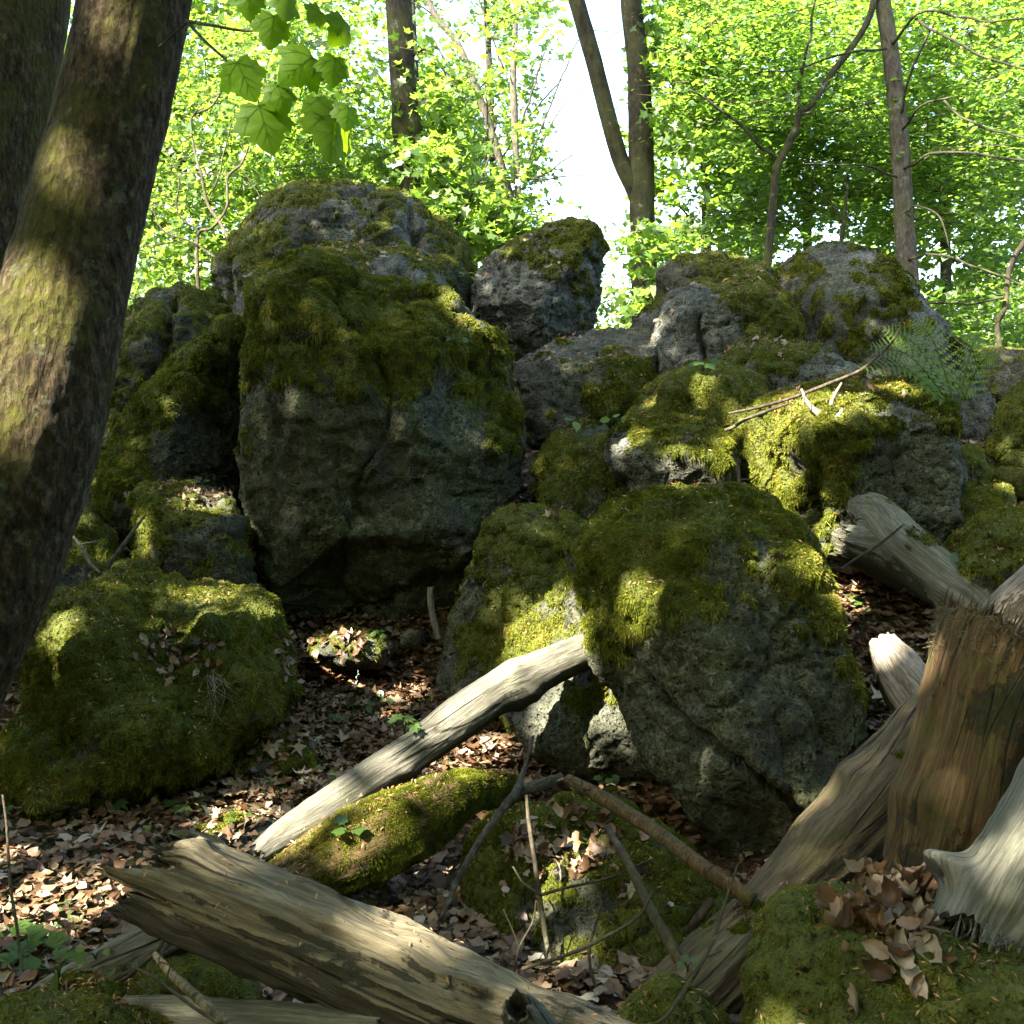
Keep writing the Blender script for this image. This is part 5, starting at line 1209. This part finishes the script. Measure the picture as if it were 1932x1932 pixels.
# ------------------------------------------------------------------ herbs
LANCE = np.array([(0, 0, 0), (.16, .3, .04), (.2, .55, .05), (.09, .8, .02), (0, 1, -.06), (-.09, .8, .02), (-.2, .55, .05), (-.16, .3, .04)], float)
LANCE_F = [np.array([[0, 1, 2, 3], [0, 3, 4, 5], [0, 5, 6, 7]])]
OVAL = np.array([(0, 0, 0), (.3, .3, .05), (.33, .6, .05), (0, 1, -.05), (-.33, .6, .05), (-.3, .3, .05)], float); OVAL_F = [np.array([[0, 1, 2, 3], [0, 3, 4, 5]])]
def herb(px, py, label, size=.06, n=5, hgt=.06, kind='palm', tone=.4, name='herb', cat='plant', group='green herbs in the litter', seed=0):
    size *= .8
    r = np.random.RandomState(seed + 100)
    p, nn_ = hit(px, py)
    t = empty(name, p, label, cat, group)
    for i in range(n):
        a = i / n * 6.283 + r.rand() * .9; h = hgt * r.uniform(.6, 1.2)
        tip = p + np.array([math.cos(a) * size * .9, math.sin(a) * size * .9 - .01, h])
        v, fs = tube([p, p + (tip - p) * [.3, .3, .75], tip], [.0022, .0016, .001], 4, 6)
        mk('stem', v, fs, M['herb'], t, attrs={'cv': np.full(len(v), .3)})
        if kind == 'palm':
            k = 5; sp0 = a - math.pi / 2
            pos = np.repeat(tip[None], k, 0); nr = unit(np.array([0, -.5, 1.0]) + r.randn(3) * .22); spn = sp0 + np.linspace(-1.15, 1.15, k)
            v, fs, cv = place(LANCE, LANCE_F, pos, np.repeat(nr[None], k, 0), spn, size * np.array([.65, .9, 1.05, .9, .65]) * r.uniform(.8, 1.1), np.full(k, -.2), np.full(k, np.clip(tone + r.randn() * .15, 0, 1)))
        else:
            k = 1; nr = unit(np.array([0, -.6, 1.0]) + r.randn(3) * .3)
            tm, tf = (OVAL, OVAL_F) if kind == 'oval' else (MAPLE_HI, MAPLE_HI_F)
            v, fs, cv = place(tm, tf, tip[None], nr[None], np.array([a - math.pi / 2]), np.array([size * r.uniform(.8, 1.2)]), np.array([-.3]), np.array([np.clip(tone + r.randn() * .15, 0, 1)]))
        mk('leaf', v, fs, M['herb'], t, attrs={'cv': cv}, smooth=False)
    return t
HERBS = [(215,1520,'palm',.07,6,.05,.35,'feathery dark green herb below the moss hummock'),(345,1530,'palm',.075,6,.04,.35,'broad leaved herb spreading in litter behind the rotten log end'),
 (430,1475,'palm',.075,6,.07,.3,'cut leaved herb in the shadow below the sunny litter strip'),(600,1480,'palm',.07,5,.05,.7,'lit herb beside the pale leaning branch'),
 (305,1575,'oval',.06,2,.05,1.0,'bright two leaved seedling in the open litter'),(60,1830,'palm',.085,7,.07,.45,'lush herb clump at the picture edge near the thin log'),
 (20,1800,'palm',.08,6,.06,.4,'herb clump touching the picture edge above the corner mound'),(110,1850,'oval',.06,4,.06,.5,'round leaved herb beside the thin grey log'),(110,1790,'palm',.05,4,.05,.8,'small fresh green herb in the litter above the thin log'),
 (180,1810,'oval',.04,3,.03,.8,'tiny seedling right above the thin grey log'),(10,1530,'palm',.06,4,.05,.5,'small herb beside the upright twig at the edge'),
 (680,1345,'oval',.06,5,.06,.4,'leafy herb in the litter above the leaning branch'),(725,1335,'oval',.055,5,.06,.35,'oval leaved herb between leaning branch and tallest boulder'),
 (760,1380,'palm',.055,5,.05,.4,'herb close behind the leaning branch'),(640,1370,'palm',.05,5,.05,.5,'herb in the litter near the white flower spike'),
 (790,1340,'oval',.045,4,.05,.45,'small herb right under the tallest boulder'),(1140,1480,'palm',.045,3,.04,.4,'sparse herb beside the stout brown stick'),(1100,1500,'oval',.03,3,.03,.5,'tiny herb next to the sunk dark stone'),
 (520,1500,'palm',.05,4,.04,.4,'herb by the low mossy stone'),(455,1560,'oval',.04,3,.04,.5,'small herb on the needle covered flat stone'),(1820,1065,'maple',.06,4,.03,.25,'greenish leaves behind the pale smooth log'),
 (1650,1140,'maple',.08,3,.02,.15,'dark green maple leaves lying on the leaf drift'),(1325,700,'maple',.07,5,.05,.3,'sprig of ivy like leaves on the rounded moss cushion'),
 (885,555,'oval',.085,7,.16,1.0,'bright seedling in the notch right of the flat grey slab'.replace('right of','beside')),(1085,805,'oval',.10,3,.06,1.0,'bright two leaved seedling behind the upright moss stone'),(1165,805,'oval',.07,4,.05,1.0,'fresh green seedling behind the stubby boulder'),
 (655,1570,'maple',.055,3,.02,.2,'wilted green leaf on the green mossy log'),(865,660,'oval',.05,5,.05,.35,'dark herb in the cleft beside the upright boulder'),(1300,1835,'palm',.03,4,.03,.5,'tiny herb at the foot of the leaf strewn moss boulder'),
 (1110,1870,'oval',.035,4,.03,.6,'small bright herb above the branch stub'),(230,1835,'oval',.035,3,.03,.35,'bluish herb in the hollow below the log end'),(720,1205,'palm',.05,5,.04,.3,'dim herb at the dark foot of the tallest boulder'),(380,915,'oval',.035,4,.03,.4,'sprig on the small block boulder')]
for i, (x_, y_, kd, sz, n_, h_, tn, lb) in enumerate(HERBS): herb(x_, y_, lb, sz, n_, h_, kd, tn, seed=i)
# white flower spike
p, _q = hit(668, 1372)
t = empty('flower_stalk', p, 'slim stalk with a white blossom tip in the litter', 'flower')
v, fs = tube([p, p + [.01, 0, .12], p + [.03, 0, .27]], [.003, .002, .0012], 5, 8); mk('stem', v, fs, M['herb'], t, attrs={'cv': np.full(len(v), .6)})
k = 14; a = np.linspace(0, 1, k)[:, None]
v, fs, cv = place(OVAL, OVAL_F, p + np.array([.02, 0, .20]) + a * [.012, 0, .08] , FR.randn(k, 3) + [0, -1, .4], FR.rand(k) * 6.28, np.full(k, .009), None, np.ones(k))
sM = NT('white_petal'); M['petal'] = sM.done(sM.pbr((.75, .76, .72), .7)); mk('petals', v, fs, M['petal'], t, smooth=False)
# fern behind the square block
p, _q = hit(1800, 760); p = p + [0, -.05, -.05]
t = empty('fern', p, 'feathery green fern arching beside the large dome boulder', 'fern')
pd = proj(p[None])[2][0]
for i, (tx, ty, dd) in enumerate([(1625, 695, -.05), (1645, 655, .0), (1670, 622, .15), (1725, 606, .15), (1885, 675, -.1), (1850, 632, .1)]):
    tip = P(tx, ty, pd + dd - .1); mdp = p + (tip - p) * .55 + np.array([0, 0, .10])
    c = catmull([p, mdp, tip], 34); tt, _a, _b = frames(c)
    v, fs = tube([p, mdp, tip], [.004, .003, .001], 4, 12)
    ac = Acc(); ac.add(v, fs, cv=.3)
    L0 = np.linalg.norm(tip - p)
    nrm = unit(np.array([0, -.75, .65]) + FR.randn(3) * .15)
    sd_ = unit(np.cross(tt, nrm))
    for q in range(5, 34, 2):
        s_ = (1 - q / 34) ** .7 * L0 * .30 + .008
        for sg in (-1, 1):
            dv = unit(sd_[q] * sg + tt[q] * .35)
            # each leaflet is itself toothed
            kk = 7; al_ = np.linspace(.05, .95, kk)[:, None]
            pos = c[q] + dv * (al_ * s_)
            lw = s_ * .15 * (1 - al_[:, 0]) + .002
            wv = unit(np.cross(dv, nrm))
            for sg2 in (-1, 1):
                a0 = pos; tipp = pos + wv * sg2 * lw[:, None] + dv * lw[:, None] * .5; a1 = pos + dv * (s_ * .13)
                vv = np.stack([a0, tipp, a1], 1).reshape(-1, 3); ac.add(vv, (np.arange(kk) * 3)[:, None] + np.array([[0, 1, 2]]), cv=.45 + .2 * FR.rand())
    ac.build('frond', M['fern'], t, smooth=False)
# grass tuft and roots on the hummock
p, _q = hit(412, 1215)
t = empty('grass_tuft', p, 'thin green grass tuft hanging on the moss hummock', 'grass tuft')
for i in range(26):
    a = FR.randn(3) * [.05, .03, 0]; h = FR.uniform(.12, .26)
    end = p + a + np.array([FR.uniform(-.03, .16), -.06, FR.choice([-1, 1], p=[.35, .65]) * h * .6])
    v, fs = tube([p + a * .3, p + a * .6 + [0.01, -.05, h * .4], end], [.0016, .0016, .0004], 3, 8); mk('blade', v, fs, M['herb'], t, attrs={'cv': np.full(len(v), .35)})
p, _q = hit(405, 1270)
t = empty('root_tuft', p, 'pale dry rootlets dangling down the moss hummock', 'roots')
for i in range(22):
    e = hit(395 + FR.rand() * 85, 1300 + FR.rand() * 75)[0] + [0, -.035, 0]
    v, fs = tube([p + FR.randn(3) * .02 + [0, -.03, 0], (p + e) / 2 + FR.randn(3) * .02 + [0, -.05, 0], e], [.0016, .0012, .0006], 3, 9, .01, i); mk('rootlet', v, fs, M['bark2'], t, attrs={'grain': v, 'under': np.zeros(len(v))})

# ------------------------------------------------------------------ unseen crown leaves added overhead: shade for the heap, gaps cut for sun spots
SPOTS = [(10,600,.11),(38,550,.05),(8,690,.08),(12,790,.03),(108,300,.035),(196,25,.035),(25,640,.08),
 (1025,1195,.16),(1045,1215,.13),(1000,1230,.08),(1045,1340,.07),(1055,1390,.05),(1450,850,.13),(1465,910,.10),(1430,800,.06),(1515,768,.12),(1600,755,.10),(1560,775,.08),(1700,738,.05),(1545,765,.05),(1480,760,.04),(1400,800,.03),(1420,900,.04),
 (1172,832,.035),(1200,828,.02),(1285,880,.03),(1275,905,.02),(565,1558,.025),(640,1495,.012),(725,1440,.012),(820,1385,.015),(985,1290,.01),(700,1290,.06),(640,1345,.05),(770,1320,.05),(560,1290,.05),(830,1255,.04),(520,1360,.06),(730,1250,.04),(870,1330,.03),
 (790,1490,.12),(830,1475,.10),(760,1510,.04),(860,1490,.03),(880,1440,.06),(915,1430,.05),(490,1395,.05),(560,1310,.04),(600,1330,.035),(610,1405,.04),(450,1545,.05),(480,1530,.04),(410,1560,.03),(585,1500,.04),(540,1575,.05),
 (25,1720,.05),(60,1690,.04),(180,1690,.04),(160,1720,.035),(130,1740,.03),(10,1610,.05),(820,1710,.05),(800,1740,.035),(840,1770,.03),(965,1630,.035),(985,1680,.035),(1000,1740,.025),(1060,1730,.02),(1010,1660,.02),(1065,1800,.02),
 (885,590,.03),(900,615,.03),(860,560,.03),(375,955,.035),(400,945,.025),(265,1000,.03),(110,1190,.04),(110,1240,.04),(520,1170,.03),(300,1430,.035),(330,1440,.03),(1672,1250,.012),(1640,1140,.07),(1690,1190,.06),(1600,1085,.05),(1710,1200,.035),(1590,1110,.03),
 (1250,1170,.045),(1260,1140,.03),(1190,1120,.025),(1200,345,.05),(1200,370,.05),(1895,910,.05),(1240,620,.04),(30,1240,.05),(60,1220,.04),(120,1020,.03),(110,1050,.03),(590,1230,.04),(620,1260,.035),
 (1280,1290,.02),(1560,740,.03),(1560,1090,.02),(1420,1010,.02),(1310,720,.04),(1240,745,.03),(1345,860,.02),(240,1250,.02),(1400,1030,.02)]
hp = np.array([hit(a, b)[0] for a, b, c in SPOTS]); hr = np.array([c for a, b, c in SPOTS]) * 1.1
NL = np.array([P(x, y, 1.97) for x, y in ((512,62),(465,155),(560,128),(502,245),(628,262),(606,215))])  # the near leaves get sun gaps too
hp = np.vstack([hp, NL]); hr = np.concatenate([hr, np.full(len(NL), .035)])
CR = np.random.RandomState(31)
n = 62000
T0 = np.column_stack([CR.uniform(-4.8, 6.4, n), CR.uniform(-.5, 10.2, n), np.full(n, 1.0)])
zz = CR.uniform(7.6, 10.6, n)
pos = T0 + TOSUN * ((zz - 1.0) / TOSUN[2])[:, None]
LS = .15
d_ = pos[None] - hp[:, None]; 
keep = np.ones(n, bool)
for i in range(len(hp)):
    q = pos - hp[i]; s_ = q @ TOSUN; dist = np.linalg.norm(q - s_[:, None] * TOSUN, axis=1)
    keep &= ~(dist < hr[i] + .07)  # leaves taken out along the sun ray to each chosen spot
X, Y, D = proj(pos); keep &= ~((D > 0) & (Y > -30) & (X > -30) & (X < 1960))
pos = pos[keep]
ex = []  # extra unseen leaf strips added to keep sun off the background trunks
for (x0, y0, x1, y1, d0) in ((752,-20,784,380,11),(1190,-20,1214,420,11),(1088,-20,1180,300,10.9),(1212,420,1220,600,11),(1668,-20,1712,520,10.35),(1665,-20,1690,260,10.35),(1640,20,1460,420,10.3),(1460,330,1446,540,10.3)):
    m_ = 900; u_ = CR.rand(m_)
    c_ = np.array([P(x0 + (x1 - x0) * a_, y0 + (y1 - y0) * a_, d0) for a_ in u_]) + CR.randn(m_, 3) * [.16, .10, .1]
    s_ = np.maximum(CR.uniform(4.0, 7.0, m_), (8.2 - c_[:, 2]) / TOSUN[2])
    ex.append(c_ + TOSUN * s_[:, None])
ex = np.vstack(ex); X, Y, D = proj(ex); ex = ex[~((D > 0) & (Y > -25) & (X > -25) & (X < 1960))]
m_ = 6500; u_ = CR.rand(m_)  # unseen leaf strip added to shade the near leaning trunk
c_ = np.array([P(300 - 290 * a_, -150 + 1250 * a_, 2.27 - .05 * a_) for a_ in u_]) + CR.randn(m_, 3) * [.13, .08, .05]
c_ = c_ + TOSUN * np.maximum(CR.uniform(8, 11, m_), (8.0 - c_[:, 2]) / TOSUN[2])[:, None]
for i in range(8):
    q = c_ - hp[i]; s_ = q @ TOSUN; c_ = c_[np.linalg.norm(q - s_[:, None] * TOSUN, axis=1) > hr[i] + .06]
X, Y, D = proj(c_); c_ = c_[~((D > 0) & (Y > -25) & (X > -25) & (X < 1960))]
pos = np.vstack([pos, ex, c_]); n = len(pos)
half = pos[:, 1] > 3.5
for (tr, m_) in ((tA, half), (tB, ~half)):
    q = pos[m_]; k = len(q)
    v, fs, cv = place(QUAD - [0, .5, 0], QUAD_F, q, CR.randn(k, 3) * .6 + TOSUN * .5 + [0, 0, .6], CR.rand(k) * 6.28, LS * CR.uniform(.7, 1.2, k), None, CR.rand(k))
    mk('crown', v, fs, M['leaf'], tr, attrs={'cv': cv}, smooth=False)
# upper limbs of the two trees carrying those crowns
for tr, b0 in ((tA, P(330, -420, 2.32)), (tB, P(60, -450, 3.53))):
    for i in range(9):
        for _try in range(60):
            e = np.array([CR.uniform(-10, -1), CR.uniform(-4, 8), CR.uniform(7.8, 9.6)])
            top = b0 + np.array([0, 0, CR.uniform(1.5, 3.5)])
            pts = [b0, top, (top + e) / 2 + [0, 0, .8], e]
            cc = catmull(pts, 30); mn = 9
            for h_ in hp:
                q = cc - h_; s_ = q @ TOSUN; mn = min(mn, np.linalg.norm(q - s_[:, None] * TOSUN, axis=1)[3:].min())
            if mn > .10: break
        v, fs = tube(pts, [.09, .07, .04, .012], 8, 24, .1, i); mk('limb', v, fs, M['bark'], tr, attrs={'moss': np.full(len(v), .4)})
# unseen beech added behind the viewpoint, its leaves cutting skylight over the heap
t = empty('beech_tree', (5.2, -3.5, .2), 'unseen beech added behind the viewpoint to cut skylight over the heap', 'tree')
v, fs = tube([(5.2, -3.5, .2), (5.1, -3.4, 4), (4.6, -3.0, 9), (4.2, -2.5, 13)], [.24, .2, .15, .05], 16, 30, .05, 3); mk('trunk', v, fs, M['palebark'], t)
n = 2500
pos = np.column_stack([CR.uniform(-3, 9.5, n), CR.uniform(-9, 8.5, n), CR.uniform(8.2, 11.5, n)])
X, Y, D = proj(pos); kp = ~((D > 0) & (Y > -30) & (X > -30) & (X < 1960))
for i in range(len(hp)):
    q = pos - hp[i]; s_ = q @ TOSUN; kp &= ~(np.linalg.norm(q - s_[:, None] * TOSUN, axis=1) < hr[i] + .115)
pos = pos[kp]; n = len(pos)
v, fs, cv = place(QUAD - [0, .5, 0], QUAD_F, pos, CR.randn(n, 3) * .6 + [0, 0, 1], CR.rand(n) * 6.28, CR.uniform(.14, .24, n), None, CR.rand(n))
mk('crown', v, fs, M['leafbeech'], t, attrs={'cv': cv}, smooth=False)
